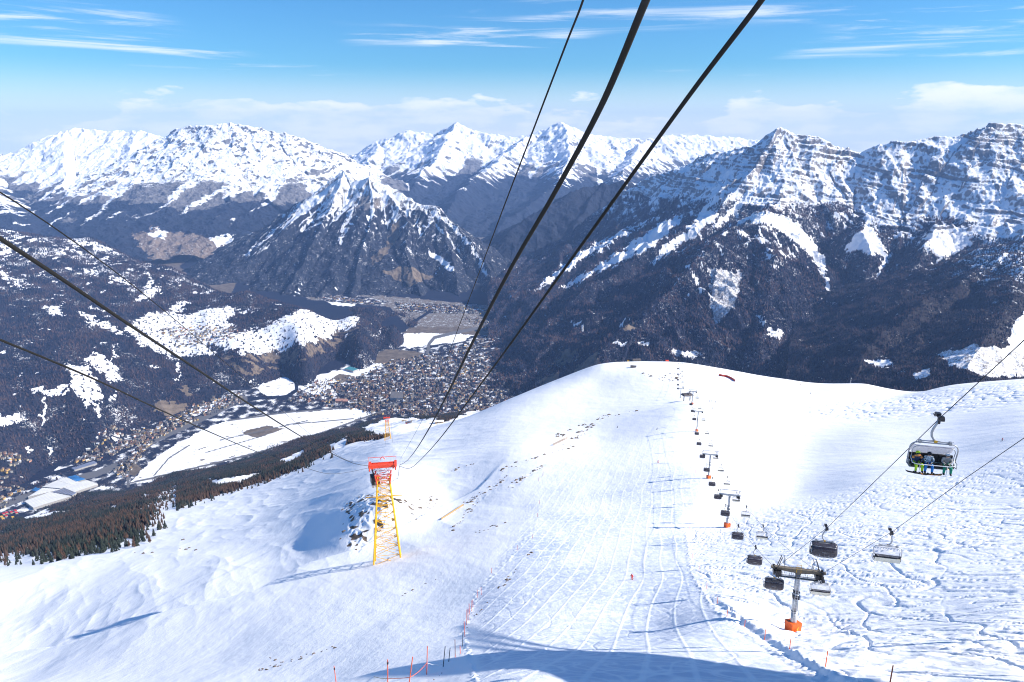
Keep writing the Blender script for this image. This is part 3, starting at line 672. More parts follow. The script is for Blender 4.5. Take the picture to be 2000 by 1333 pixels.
# left: broad snowy mountain behind the wooded hillside, and the far ranges
def snow_far(line, amp, seed, rocky=.25, sub=0):
    def f(X, Y, Zv, u, v, D, st, gl, Sv, Dv, gx, gy):
        alt = Zv + amp * fbm(X / 700, Y / 700, 4, seed) + 1.4 * gl
        streak = ridged(Sv / 260, Dv / 4000, 3, seed + 5) - .42
        tl = sstep(line - 160, line + 160, alt + 500 * streak)
        fo = 1.15 * (1 - sstep(line - 250, line + 50, alt)); tn = np.zeros(X.shape) + .3
        sn = tl * (1.15 - rocky * 1.8 * np.clip(st - .5, 0, 1.2) + .60 * fbm(X / 120, Y / 120, 4, seed + 2, .65)) + (1 - tl) * (.05 + .3 * fbm(X / 200, Y / 200, 3, seed + 3))
        un = u + 9 * noise(X / 200, Y / 200, 307) + 7 * noise(X / 60, Y / 60, 317); vn = v + 8 * noise(X / 200, Y / 200, 308) + 7 * noise(X / 60, Y / 60, 318)
        for poly, s_, f_, t_ in (([(255, 460), (300, 445), (350, 455), (470, 470), (475, 500), (440, 545), (400, 552), (330, 530), (280, 490)], .30, .12, 1.0),
                                 ([(410, 463), (465, 465), (470, 480), (425, 478)], 1.1, 0, 0), ([(285, 450), (330, 450), (320, 465), (290, 462)], .9, 0, .5)):
            m = inpoly(poly, un, vn); sn[m] = s_; fo[m] = f_; tn[m] = t_
        return sn, fo, tn
    return f
MATL = terrain_mat('high_mountain', 17, rock=(.19, .18, .18), rock2=(.10, .10, .115), bump=16, forest=(.012, .018, .036), forest2=(.026, .028, .044), tan=(.20, .155, .125))
mountain('mountain', 'broad snow mountain with a dark gullied foot, left of the pyramid peak', [
    (.60, [(300, 275, 14300), (340, 252, 14200), (390, 245, 14100), (440, 239, 14000), (510, 248, 14000), (560, 262, 14000), (610, 275, 14200), (665, 298, 14500), (700, 320, 14800)]),
    (.72, [(340, 252, 14200), (330, 330, 13300), (310, 410, 12300), (290, 470, 11500)]), (.74, [(470, 243, 14000), (440, 320, 13200), (420, 390, 12500), (380, 450, 11700)]),
    (.74, [(510, 248, 14000), (500, 330, 13200), (490, 400, 12400), (460, 470, 11500)]), (.68, [(610, 275, 14200), (590, 340, 13600), (560, 400, 12800), (540, 455, 12000)])],
    (-35, -8), (10300, 16500), (640, 520), [(520, 70), (190, 30)], .85, None, snow_far(-1080, 200, 403, .66), MATL, seed=400)
mountain('mountain', 'rounded white snow mountain with woods along its foot at the far left', [
    (.50, [(-500, 240, 15500), (-200, 262, 15500), (-60, 252, 15500), (20, 258, 15500), (70, 268, 15500), (130, 248, 15400), (195, 254, 15300), (270, 256, 15200), (330, 270, 15000)]),
    (.42, [(-100, 255, 15500), (-60, 320, 13500), (-20, 380, 11800), (20, 420, 10600)]), (.42, [(130, 248, 15400), (120, 310, 14000), (130, 370, 12600), (150, 430, 11200)]),
    (.42, [(270, 256, 15200), (240, 320, 13800), (230, 390, 12300), (250, 450, 11000)])],
    (-41, -20), (9400, 18500), (600, 560), [(700, 60), (260, 24)], .75, None, snow_far(-1060, 260, 503, .36), MATL, seed=500)
mountain('mountain', 'far range of white peaks above the pyramid mountain', [
    (.62, [(640, 345, 20000), (690, 303, 20500), (740, 275, 20500), (800, 254, 20500), (850, 262, 20500), (893, 238, 20300), (925, 255, 20200), (1000, 268, 20000), (1040, 262, 20000), (1072, 252, 20000), (1100, 236, 20000), (1130, 256, 20000), (1180, 266, 20200), (1260, 272, 20500), (1330, 262, 21000), (1420, 268, 21500), (1500, 275, 22000), (1700, 268, 22000), (1850, 262, 22000)]),
    (.60, [(893, 238, 20300), (850, 310, 18000), (800, 370, 16000), (790, 400, 15000)]), (.60, [(1040, 262, 20000), (960, 320, 17500), (900, 370, 15500), (870, 410, 14200)]),
    (.60, [(1100, 236, 20000), (1110, 310, 17500), (1090, 360, 15500), (1010, 410, 14000), (950, 470, 12600)]), (.55, [(740, 275, 20500), (720, 320, 18500), (690, 345, 17500)]),
    (.60, [(1260, 272, 20500), (1230, 320, 17500), (1190, 370, 15500)])],
    (-17, 32), (12200, 24000), (820, 560), [(700, 90), (260, 40)], 1.0, None, snow_far(-980, 200, 603, .42), MATL, seed=600)
mountain('mountain', 'dark wooded side valley slope between the pyramid and the limestone wall', [
    (.62, [(1230, 352, 10266), (1180, 358, 10178), (1120, 378, 10000), (1060, 410, 9735), (1000, 450, 9470), (950, 510, 9116)]),
    (.60, [(1180, 358, 10178), (1100, 460, 9204), (1030, 550, 8408)])],
    (-4, 14), (7600, 12600), (460, 380), [(330, 50), (120, 18)], .8, None, snow_far(-560, 160, 703, .35), MATL, seed=700)

# ================================================================== 3. OBJECT HELPERS
def simple_mat(name, col, rough=.6, metal=0.0, var=.12, scale=3.0, alpha=1.0, coat=0.0):
    m, n, b = new_mat(name)
    tc_ = N(n, 'ShaderNodeTexCoord')
    f = nnoise(n, tc_.outputs['Object'], scale, 4, .6)
    dark = tuple(c * (1 - var * 1.6) for c in col); lite = tuple(min(1, c * (1 + var)) for c in col)
    n.links.new(nmix(n, nramp(n, f, .3, .7), dark, lite), b.inputs['Base Color'])
    b.inputs['Roughness'].default_value = rough; b.inputs['Metallic'].default_value = metal; b.inputs['Alpha'].default_value = alpha
    b.inputs['Coat Weight'].default_value = coat
    return m
M = {
 'dark2': simple_mat('grimy steel', (.12, .12, .12), .5, .4), 'steel': simple_mat('galvanised steel', (.42, .44, .46), .45, .5), 'grey': simple_mat('grey paint', (.50, .51, .52), .5), 'dark': simple_mat('dark metal', (.035, .035, .04), .45, .3),
 'cable': simple_mat('steel cable', (.002, .002, .002), 1.0, 0), 'rope': simple_mat('haul rope', (.018, .018, .02), .8, 0), 'brown': simple_mat('brown walkway', (.17, .14, .10), .7), 'yellow': simple_mat('yellow paint', (.80, .43, .015), .5, 0, .18, 1.2),
 'red': simple_mat('red paint', (.80, .07, .02), .5, 0, .15), 'orange': simple_mat('orange padding', (.85, .13, .015), .55, 0, .12), 'orange2': simple_mat('orange red padding', (.55, .045, .02), .6),
 'bubble': simple_mat('tinted plastic', (.045, .04, .055), .22, 0, .1, 2, .80), 'clear': simple_mat('pale clear plastic', (.50, .48, .56), .3, 0, .08, 2, .42), 'clear2': simple_mat('thin clear plastic', (.50, .50, .55), .3, 0, .08, 2, .16), 'cream': simple_mat('cream shell', (.78, .74, .60), .4), 'frame': simple_mat('chair frame', (.40, .41, .43), .4, .4),
 'seat': simple_mat('black seat fabric', (.025, .025, .03), .85), 'white': simple_mat('white paint', (.78, .79, .80), .45), 'glass': simple_mat('dark window glass', (.03, .035, .045), .12), 'pole': simple_mat('orange pole', (.80, .13, .045), .5), 'black': simple_mat('black pole', (.03, .035, .06), .5),
 'bark': simple_mat('bark', (.07, .05, .04), .9), 'spruce': simple_mat('spruce needles', (.022, .034, .026), .9, 0, .5, .6), 'larch': simple_mat('bare larch twigs', (.135, .075, .050), .9, 0, .4, .6),
 'skin': simple_mat('skin', (.50, .30, .22), .6), 'lime': simple_mat('lime cloth', (.50, .78, .02), .7), 'navy': simple_mat('navy cloth', (.025, .05, .12), .8), 'salmon': simple_mat('orange cloth', (.75, .30, .08), .8), 'blue': simple_mat('blue cloth', (.02, .22, .62), .75),
 'check': simple_mat('pale blue patterned cloth', (.42, .50, .62), .8, 0, .8, 9), 'beige': simple_mat('grey cloth', (.36, .34, .32), .85, 0, .2), 'green': simple_mat('green cloth', (.01, .27, .15), .75), 'redcloth': simple_mat('red cloth', (.75, .03, .02), .7), 'wood': simple_mat('weathered wood', (.42, .28, .12), .8),
 'rock': simple_mat('rock', (.17, .13, .10), .9, 0, .5, .8), 'roofd': simple_mat('dark roof', (.09, .08, .085), .8), 'snowm': simple_mat('snow on roof', (.85, .87, .90), .8, 0, .03),
}
def rotz(a):
    c, s = math.cos(a), math.sin(a); return np.array(((c, -s, 0), (s, c, 0), (0, 0, 1.)))
class MB:
    def __init__(self): self.v = []; self.f = []; self.m = []; self.k = 0
    def mat(self, k): self.k = k; return self
    def add(self, vs, fs):
        o = len(self.v); self.v += [tuple(map(float, p)) for p in vs]; self.f += [tuple(i + o for i in f) for f in fs]; self.m += [self.k] * len(fs); return self
    def box(self, c, s, rot=None, taper=1.0):
        x, y, z = s[0] / 2, s[1] / 2, s[2] / 2; t = taper
        p = np.array([(-x, -y, -z), (x, -y, -z), (x, y, -z), (-x, y, -z), (-x * t, -y * t, z), (x * t, -y * t, z), (x * t, y * t, z), (-x * t, y * t, z)])
        if rot is not None: p = p @ np.array(rot).T
        return self.add(p + np.array(c), [(0, 3, 2, 1), (4, 5, 6, 7), (0, 1, 5, 4), (1, 2, 6, 5), (2, 3, 7, 6), (3, 0, 4, 7)])
    def tube(self, pts, r, n=8, cap=True):
        pts = [np.array(p, float) for p in pts]; k = len(pts); rs = r if hasattr(r, '__len__') else [r] * k
        vs = []; prev = None
        for i, p in enumerate(pts):
            t = pts[min(i + 1, k - 1)] - pts[max(i - 1, 0)]; t = t / (np.linalg.norm(t) + 1e-12)
            a = np.array((0, 0, 1.)) if abs(t[2]) < .9 else np.array((1., 0, 0))
            if prev is not None: a = prev
            x = np.cross(t, a); x = x / (np.linalg.norm(x) + 1e-12); y = np.cross(x, t); prev = y
            for j in range(n):
                q = 2 * math.pi * (j + .5) / n; vs.append(p + rs[i] * (math.cos(q) * x + math.sin(q) * y))
        fs = [(i * n + j, i * n + (j + 1) % n, (i + 1) * n + (j + 1) % n, (i + 1) * n + j) for i in range(k - 1) for j in range(n)]
        if cap: fs += [tuple(range(n))[::-1], tuple(range((k - 1) * n, k * n))]
        return self.add(vs, fs)
    def bar(self, a, b, w, n=4): return self.tube([a, b], w * .7 if n == 4 else w, n)
    def ball(self, c, r, n=10, sq=(1, 1, 1)):
        vs = [(c[0], c[1], c[2] + r * sq[2])]; h = n // 2
        for i in range(1, h):
            a = math.pi * i / h
            for j in range(n):
                q = 2 * math.pi * j / n; vs.append((c[0] + r * sq[0] * math.sin(a) * math.cos(q), c[1] + r * sq[1] * math.sin(a) * math.sin(q), c[2] + r * sq[2] * math.cos(a)))
        vs.append((c[0], c[1], c[2] - r * sq[2])); L = len(vs) - 1
        fs = [(0, 1 + j, 1 + (j + 1) % n) for j in range(n)]
        for i in range(h - 2): fs += [(1 + i * n + j, 1 + (i + 1) * n + j, 1 + (i + 1) * n + (j + 1) % n, 1 + i * n + (j + 1) % n) for j in range(n)]
        fs += [(L, 1 + (h - 2) * n + (j + 1) % n, 1 + (h - 2) * n + j) for j in range(n)]
        return self.add(vs, fs)
    def mesh(self, name, mats, smooth=False):
        me = bpy.data.meshes.new(name); me.from_pydata(self.v, [], self.f)
        for m in (mats if isinstance(mats, (list, tuple)) else [mats]): me.materials.append(M[m] if isinstance(m, str) else m)
        me.polygons.foreach_set('material_index', self.m)
        if smooth: me.shade_smooth()
        me.update(); return me
    def build(self, name, mats, parent=None, smooth=False):
        o = bpy.data.objects.new(name, self.mesh(name, mats, smooth)); C.objects.link(o)
        if parent: o.parent = parent
        return o
def tag(o, label, cat, group=None, kind=None):
    if label: o['label'] = label
    if cat: o['category'] = cat
    if group: o['group'] = group
    if kind: o['kind'] = kind
    return o
def thing(name, label, cat, loc=(0, 0, 0), rz=0, group=None):
    o = bpy.data.objects.new(name, None); C.objects.link(o); o.location = tuple(map(float, loc)); o.rotation_euler = (0, 0, rz)
    return tag(o, label, cat, group)
def copy_tree(o, parent=None, top=True):
    c = o.copy(); C.objects.link(c)
    if parent: c.parent = parent
    for ch in [k for k in bpy.data.objects if k.parent == o]: copy_tree(ch, c)
    return c
def dup(o, kids, loc, rz, label):
    """copy a thing and its parts (kids: list of (part, [sub-parts]))"""
    c = o.copy(); C.objects.link(c); c.location = tuple(map(float, loc)); c.rotation_euler = (o.rotation_euler[0], o.rotation_euler[1], rz); c['label'] = label
    for p, subs in kids:
        q = p.copy(); C.objects.link(q); q.parent = c
        for s_ in subs:
            t = s_.copy(); C.objects.link(t); t.parent = q
    return c

# ================================================================== 4. CHAIR LIFT
LINE = math.atan2(-.235, 1)                       # the line runs a little to the right going down: heading (.235, 1)
lx, ly = .2288, .9735                             # unit heading of the line seen from above
px, py = ly, -lx                                  # to the right of the line
ang = -math.atan2(.235, 1)                        # rotation that turns +y into the heading
TOWERS = [((1548, 1233), 125, 10.3), ((1420, 1030), 290, 13.2), ((1384, 935), 390, 13.2), ((1361, 843), 600, 17), ((1352, 790), 740, 13.5)]
TL = [
 'nearest grey lift tower with brown walkway crossarm and orange base, right foreground', 'second grey lift tower from the camera, orange base beside the piste shadow', 'third grey lift tower from the camera, between the shaded piste and the bright bowl',
 'fourth grey lift tower, tall slim mast with orange base above the middle bowl', 'fifth and farthest orange footed lift tower, on the crest of the hump']
heads = []
TILT = [9, 7, 6, 5, 5]
for i, ((u_, v_), D_, H) in enumerate(TOWERS):
    p = on_ground(u_, v_)
    t = thing('lift_tower', TL[i], 'lift tower', p, ang, 'chair lift towers')
    t.rotation_euler = (-R(TILT[i]), 0, ang)
    mb = MB(); n_ = 12
    for z0, z1, r0, r1 in ((0, 3.6, .56, .50), (3.6, 7.4 * H / 11.2, .50, .44), (7.4 * H / 11.2, H, .44, .40)):
        mb.tube([(0, 0, z0), (0, 0, z1)], [r0, r1], 16)
        mb.tube([(0, 0, z1 - .1), (0, 0, z1 + .06)], [r1 + .09] * 2, 16)
    mb.build('mast', 'steel', t, True)
    mb = MB()
    for s_ in (-.22, .22): mb.tube([(s_, -.62, 2.0), (s_, -.55, H - .3)], .03, 5)
    for k in range(int(H / .45) - 5): mb.tube([(-.22, -.6, 2.3 + k * .45), (.22, -.6, 2.3 + k * .45)], .022, 4)
    mb.build('ladder', 'white', t)
    MB().box((0, 0, H * .60), (1.06, 1.06, .62)).build('band', 'dark', t); MB().box((0, 0, H * .69), (1.03, 1.03, .16)).build('band', 'dark', t)
    mb = MB(); hb = 1.75
    mb.mat(0).box((.0, 0, hb / 2 - .3), (1.75, 1.75, hb + .6), rotz(R(32)), 1.12)
    mb.mat(1).box((-.52, -.80, hb * .62), (.62, .02, .10), rotz(R(-58 + 0)))
    pad = mb.build('base_padding', ['orange', 'yellow'], t)
    mb = MB(); mb.mat(0).add([(.42, -1.17, .45), (.62, -1.02, .55), (.58, -1.06, .95), (.78, -.9, 1.25), (.66, -.99, 1.3), (.44, -1.16, .95), (.50, -1.12, .75)], [(0, 1, 2, 3, 4, 5, 6)]); mb.build('emblem', 'yellow', pad)
    mb = MB(); arm = 4.3
    for s_ in (-1, 1):
        mb.add([(s_ * .25, -.45, H + .15), (s_ * .25, .45, H + .15), (s_ * arm, .3, H + .42), (s_ * arm, -.3, H + .42), (s_ * .25, -.45, H + .75), (s_ * .25, .45, H + .75), (s_ * arm, .3, H + .72), (s_ * arm, -.3, H + .72)],
               [(0, 3, 2, 1) if s_ > 0 else (0, 1, 2, 3), (4, 5, 6, 7) if s_ > 0 else (7, 6, 5, 4), (0, 4, 7, 3), (1, 2, 6, 5), (3, 7, 6, 2), (0, 1, 5, 4)])
    mb.box((0, 0, H + .4), (.8, 1.0, .9)); mb.box((0, -.1, H + .80), (7.6, .9, .08))
    mb.build('crossarm', 'brown' if i == 0 else 'steel', t)
    for s_ in (-1, 1):
        mb = MB(); x0 = s_ * 3.6
        mb.box((x0, 0, H + .05), (.42, 4.4, .34)); mb.box((x0 - s_ * .3, 0, H - .1), (1.3, 1.5, .7)); mb.box((x0 - s_ * .35, 0, H - .35), (.10, 3.9, .16))
        for k in range(8):
            yy = -2.0 + k * .57
            mb.tube([(x0 - .10, yy, H + .02), (x0 + .10, yy, H + .02)], .27, 12); mb.bar((x0 - s_ * .3, yy, H - .4), (x0, yy, H), .06)
        mb.build('sheave_train', 'dark', t)
    mb = MB()
    for s_ in (-1, 1):
        for d_ in (-.45, .45):
            mb.bar((s_ * 3.3, d_, H + .7), (s_ * 3.9 if i else s_ * 2.7, d_, H + 2.6), .12); mb.bar((s_ * 2.2, d_, H + .7), (s_ * 3.9 if i else s_ * 2.3, d_, H + 2.6), .07)
        mb.bar((s_ * 2.2, -.6, H - .1), (s_ * 2.2, -.6, H + 1.2), .05); mb.bar((s_ * 1.1, -.6, H - .1), (s_ * 1.1, -.6, H + 1.2), .05)
    if i: mb.box((0, -.2, H + 2.65), (8.6, .22, .26))
    else:
        for xx in np.linspace(-3.1, 3.1, 12): mb.bar((xx, -.62, H - .75), (xx, -.62, H + .2), .05)
        mb.box((0, -.35, H - .72), (6.4, .6, .08)); mb.bar((-3.2, -.62, H - .25), (3.2, -.62, H - .25), .05)
    for zz in (-.35, 1.15): mb.bar((-3.4, -.62, H + zz), (3.4, -.62, H + zz), .05)
    mb.build('lifting_frame', 'dark2' if i == 0 else 'grey', t)
    if i == 0:
        mb = MB()
        for zz in (.85, 1.25, 1.65): mb.bar((-.35, -.52, H + zz), (.35, -.52, H + zz), .06)
        for xx in (-.35, .35): mb.bar((xx, -.52, H + .3), (xx, -.52, H + 1.7), .06)
        mb.build('cage', 'yellow', t)
    tl = R(TILT[i])
    def loc(x, y, z, p=p, tl=tl):
        y2 = y * math.cos(tl) + z * math.sin(tl); z2 = -y * math.sin(tl) + z * math.cos(tl)
        return np.array((p[0] + px * x + lx * y2, p[1] + py * x + ly * y2, p[2] + z2))
    heads.append((loc(-3.6, 0, H + .36), loc(3.6, 0, H + .36)))
def sag(a, b, s_, n=14):
    return [a + (b - a) * t - np.array((0, 0, s_ * 4 * t * (1 - t))) for t in np.linspace(0, 1, n)][:-1]
def rope_path(side):
    hs_ = [h[side] for h in heads][::-1]
    last = hs_[0] + np.array((lx * 60, ly * 60, -22.0)); pts = sag(last, hs_[0], .5, 6)
    for a, b in zip(hs_[:-1], hs_[1:]): pts += sag(a, b, np.linalg.norm(b - a) * .012)
    near = [P(1619, 1028, 89), P(1840, 813, 51), P(2000, 665, 39)] if side == 0 else [P(1747, 1036, 86), P(1885, 935, 63.5), P(2000, 856, 52)]
    a = hs_[-1]; q = a
    for b in near: pts += sag(q, b, 0, 8); q = b
    d_ = near[-1] - near[-2]; pts += sag(q, q + d_ / np.linalg.norm(d_) * 60, 0, 6); pts.append(q + d_ / np.linalg.norm(d_) * 60)
    return pts
ROPES = []
for side, lab in ((0, 'thin haul rope carrying the uphill chairs with dark bubbles'), (1, 'thin haul rope carrying the downhill chairs with cream shells')):
    pts = rope_path(side); ROPES.append(np.array(pts))
    tag(MB().tube(pts, .029, 6).build('haul_rope', 'rope'), lab, 'rope', 'haul ropes of the chair lift')
def on_rope(side, u_, v_, hang=2.9):
    W = ROPES[side]; seg = []
    for a, b in zip(W[:-1], W[1:]):
        for t in np.linspace(0, 1, 30, endpoint=False): seg.append(a + (b - a) * t)
    seg = np.array(seg); uu, vv, DD = proj(seg[:, 0], seg[:, 1], seg[:, 2] - hang)
    return seg[np.argmin(np.where(DD > 0, np.hypot((uu - u_) * .5, vv - v_), 1e9))]
def arc(cx_, cz_, r, a0, a1, n=5): return [(cx_ + r * math.cos(R(a)), cz_ + r * math.sin(R(a))) for a in np.linspace(a0, a1, n)]
def shell(mb, prof, w, round_=.35, thick=.03, ns=13):
    """curved bubble: profile of (y, z) swept across x, with rounded corners; both skins and the rim"""
    prof = np.array(prof, float); k = len(prof); L = np.concatenate(([0], np.cumsum(np.hypot(*np.diff(prof, axis=0).T)))); T = L[-1]
    tan = np.gradient(prof, axis=0); nrm = np.stack((tan[:, 1], -tan[:, 0]), 1); nrm /= np.linalg.norm(nrm, axis=1)[:, None]
    vs = []
    for off in (0, thick):
        for i in range(k):
            e = min(L[i], T - L[i]); inset = round_ - math.sqrt(max(0, round_ ** 2 - (round_ - min(e, round_)) ** 2))
            for j in range(ns):
                s_ = -1 + 2 * j / (ns - 1); bul = .10 * (1 - s_ * s_)
                vs.append(((w - inset) * s_, prof[i, 0] + nrm[i, 0] * off - bul, prof[i, 1] + nrm[i, 1] * off))
    fs = []; o = k * ns
    for i in range(k - 1):
        for j in range(ns - 1):
            a = i * ns + j; fs.append((a, a + ns, a + ns + 1, a + 1)); fs.append((a + o, a + o + 1, a + o + ns + 1, a + o + ns))
        fs.append((i * ns, i * ns + o, (i + 1) * ns + o, (i + 1) * ns)); fs.append((i * ns + ns - 1, (i + 1) * ns + ns - 1, (i + 1) * ns + ns - 1 + o, i * ns + ns - 1 + o))
    for j in range(ns - 1): fs.append((j, j + 1, j + 1 + o, j + o)); a = (k - 1) * ns + j; fs.append((a, a + o, a + o + 1, a + 1))
    return mb.add(vs, fs)
def make_chair(kind, label):
    """kind: closed (dark bubble down), open (bubble up, riders), back (seen from behind, cream seat shell)"""
    t = thing('lift_chair', label, 'lift chair', (0, 0, 0), 0, 'chairs hanging from the chair lift')
    kids = []
    def part(mb, name, m, smooth=False):
        o = mb.build(name, m, t, smooth); kids.append((o, [])); return o
    mb = MB(); mb.box((0, 0, .10), (.16, 1.15, .14)); mb.box((.0, -.38, .22), (.34, .20, .22)); mb.box((0, .30, .24), (.30, .34, .20))
    mb.tube([(-.14, -.55, .16), (.14, -.55, .16)], .16, 10); mb.tube([(-.14, .55, .16), (.14, .55, .16)], .16, 10); mb.bar((-.25, .1, .1), (-.42, .1, .34), .05); mb.box((0, 0, -.16), (.14, .3, .40))
    part(mb, 'grip', 'dark')
    mb = MB(); mb.tube([(0, 0, -.1), (-.08, 0, -.35), (-.26, 0, -.8), (-.32, 0, -1.1), (-.28, 0, -1.38), (-.12, 0, -1.62), (.06, 0, -1.78)], [.075, .085, .09, .09, .09, .085, .08], 8)
    part(mb, 'hanger', 'frame', True)
    mb = MB(); mb.mat(0).bar((-1.0, 0, -1.78), (1.0, 0, -1.80), .07); mb.bar((-1.0, 0, -1.86), (0, 0, -1.70), .04); mb.bar((1.0, 0, -1.88), (0, 0, -1.70), .04)
    for s_ in (-1, 1):
        mb.box((s_ * 1.0, 0, -1.84), (.17, .22, .26)); mb.bar((s_ * 1.22, -.02, -1.74), (s_ * 1.0, 0, -1.8), .03)
    mb.mat(1).box((.02, -.09, -1.77), (.22, .04, .16))
    part(mb, 'crossbar', ['frame', 'yellow'])
    mb = MB(); path = [(-1.56, .25, -3.75), (-1.60, .1, -3.0), (-1.60, 0, -2.4)] + [(x, 0, z) for x, z in arc(-1.15, -2.38, .45, 180, 90)] + [(x, 0, z) for x, z in arc(1.15, -2.38, .45, 90, 0)] + [(1.60, 0, -2.4), (1.60, .1, -3.0), (1.56, .25, -3.75)]
    mb.tube(path, .045, 7); mb.bar((-1.55, .25, -3.74), (1.55, .25, -3.74), .05)
    for s_ in (-1, 1): mb.tube([(s_ * 1.57, .25, -3.72), (s_ * 1.58, -.3, -3.66), (s_ * 1.58, -.28, -3.3), (s_ * 1.58, .28, -3.25)], .035, 6)
    part(mb, 'frame', 'frame', True)
    prof_c = [(.28, -2.08), (.05, -2.00), (-.25, -2.06), (-.52, -2.25), (-.72, -2.55), (-.82, -2.9), (-.82, -3.2), (-.74, -3.5), (-.60, -3.70)]
    prof_o = [(.62, -3.05), (.60, -2.75), (.52, -2.5), (.36, -2.30), (.10, -2.17), (-.2, -2.13)]
    if kind == 'closed':
        part(shell(MB(), prof_c, 1.50, .55), 'bubble', 'bubble', True)
        mb = MB(); zz = -2.62
        mb.tube([(-1.42, -.60, -2.36), (-1.15, -.66, -2.30), (1.15, -.66, -2.30), (1.42, -.60, -2.36)], .028, 6)
        mb.tube([(-1.50, -.80, -2.95), (0, -.95, -2.95), (1.50, -.80, -2.95)], .03, 6)
        mb.tube([(-1.0, -.70, -3.72), (-1.38, -.76, -3.5), (-1.50, -.84, -3.1), (-1.50, -.80, -2.75), (-1.42, -.56, -2.35), (-1.1, -.22, -2.06), (0, -.22, -2.0), (1.1, -.22, -2.06), (1.42, -.56, -2.35), (1.50, -.80, -2.75), (1.50, -.84, -3.1), (1.38, -.76, -3.5), (1.0, -.70, -3.72), (0, -.78, -3.74), (-1.0, -.70, -3.72)], .034, 6)
        for x in (-.55, .0, .55): mb.tube([(x, -.90, -3.28), (x, -.80, -3.62)], .035, 6)
        part(mb, 'trim', 'steel', True)
    else:
        part(shell(MB(), prof_o, 1.46), 'bubble', 'clear' if kind == 'open' else 'clear2', True)
        mb = MB(); mb.tube([(-1.38, .0, -3.2), (-1.42, -.05, -2.6)] + [(x, -.1, z) for x, z in arc(-1.05, -2.55, .37, 180, 90)] + [(x, -.1, z) for x, z in arc(1.05, -2.55, .37, 90, 0)] + [(1.42, -.05, -2.6), (1.38, 0, -3.2)], .03, 6)
        part(mb, 'trim', 'steel', True)
    mb = MB(); mb.box((0, .36, -3.22), (2.9, .10, .62), None)
    for x in (-1.2, -.72, -.24, .24, .72, 1.2): mb.box((x, .30, -3.20), (.44, .08, .52))
    part(mb, 'backrest', 'seat')
    mb = MB()
    for x in (-1.2, -.72, -.24, .24, .72, 1.2): mb.box((x, -.02, -3.64), (.45, .56, .12))
    part(mb, 'seat', 'seat')
    mb = MB(); mb.add([(-1.42, .43, -3.30), (1.42, .43, -3.30), (1.46, .36, -3.84), (-1.46, .36, -3.84), (-1.46, -.1, -3.90), (1.46, -.1, -3.90), (-1.42, .49, -3.30), (1.42, .49, -3.30), (1.46, .43, -3.90), (-1.46, .43, -3.90)],
                      [(0, 1, 2, 3), (3, 2, 5, 4), (6, 9, 8, 7), (0, 6, 7, 1), (9, 4, 5, 8), (1, 7, 8, 2), (0, 3, 9, 6)])
    part(mb, 'seat_shell', 'cream')
    mb = MB()
    mb.tube([(-1.45, .1, -3.05), (-1.40, -.45, -3.38), (-1.1, -.52, -3.45), (1.1, -.52, -3.45), (1.40, -.45, -3.38), (1.45, .1, -3.05)], .032, 6)
    for x in (-.9, 0, .9): mb.tube([(x, -.52, -3.45), (x, -.58, -4.0), (x, -.5, -4.22)], .02, 5); mb.bar((x - .3, -.5, -4.22), (x + .3, -.5, -4.22), .025)
    part(mb, 'safety_bar', 'white', True)
    return t, kids
CH = {}
rz_up, rz_dn = ang, ang + math.pi
def put_chair(kind, side, u_, v_, label, rz):
    p = on_rope(side, u_, v_)
    if kind not in CH:
        t, k = make_chair(kind, label); t.location = tuple(p); t.rotation_euler = (0, 0, rz); CH[kind] = (t, k)
    else: t = dup(CH[kind][0], CH[kind][1], p, rz, label)
    return t
RIDE = put_chair('open', 0, 1845, 897, 'nearest lift chair with its bubble raised, carrying three riders', rz_up)
ORD = ['on the uphill rope', 'on the downhill rope']
up = [(1623, 1077, 'dark bubble lift chair, the first one below the chair with three riders'), (1522, 1146, 'dark bubble lift chair hanging just left of the nearest tower mast'), (1467, 1095, 'dark bubble lift chair, first one below the nearest tower on the left rope'),
      (1437, 1047, 'dark bubble lift chair midway between the two nearest towers, left rope'), (1413, 1003, 'dark bubble lift chair beside the mast of the second tower'), (1398, 971, 'dark bubble lift chair at the left end of the second tower crossarm'),
      (1386, 946, 'lift chair with riders just below the orange base of the third tower'), (1378, 918, 'dark bubble lift chair beside the mast of the third tower'), (1370, 892, 'dark bubble lift chair at the left end of the third tower crossarm'),
      (1365, 867, 'dark bubble lift chair in the gap between third and fourth tower, left rope'), (1361, 847, 'dark bubble lift chair just below the orange base of the fourth tower'), (1356, 819, 'dark bubble lift chair beside the mast of the fourth tower'),
      (1354, 803, 'dark bubble lift chair at the left end of the fourth tower crossarm'), (1350, 790, 'dark bubble lift chair beside the orange base of the fifth tower'), (1345, 768, 'dark bubble lift chair at the left end of the fifth tower crossarm')]
for k, (a, b_, l) in enumerate(up): put_chair('closed', 0, a, b_, l, rz_up)
dn = [(1735, 1082, 'cream shelled lift chair on the right rope, nearest to the camera'), (1602, 1150, 'cream shelled lift chair hanging just right of the nearest tower mast'), (1485, 1047, 'cream shelled lift chair, first one below the nearest tower, right rope'), (1455, 1005, 'cream shelled lift chair right of the second tower mast'),
      (1434, 976, 'cream shelled lift chair under the right end of the second tower crossarm'), (1419, 944, 'cream shelled lift chair between second and third tower, right rope, lower one'), (1406, 918, 'cream shelled lift chair right of the third tower mast'), (1395, 894, 'cream shelled lift chair under the right end of the third tower crossarm'),
      (1388, 870, 'cream shelled lift chair between third and fourth tower, nearer one'), (1382, 846, 'cream shelled lift chair between third and fourth tower, farther one'), (1376, 820, 'cream shelled lift chair right of the fourth tower mast'), (1369, 797, 'cream shelled lift chair just above the fourth tower crossarm'), (1366, 777, 'cream shelled lift chair right of the fifth tower')]
for a, b_, l in dn: put_chair('back', 1, a, b_, l, rz_dn)

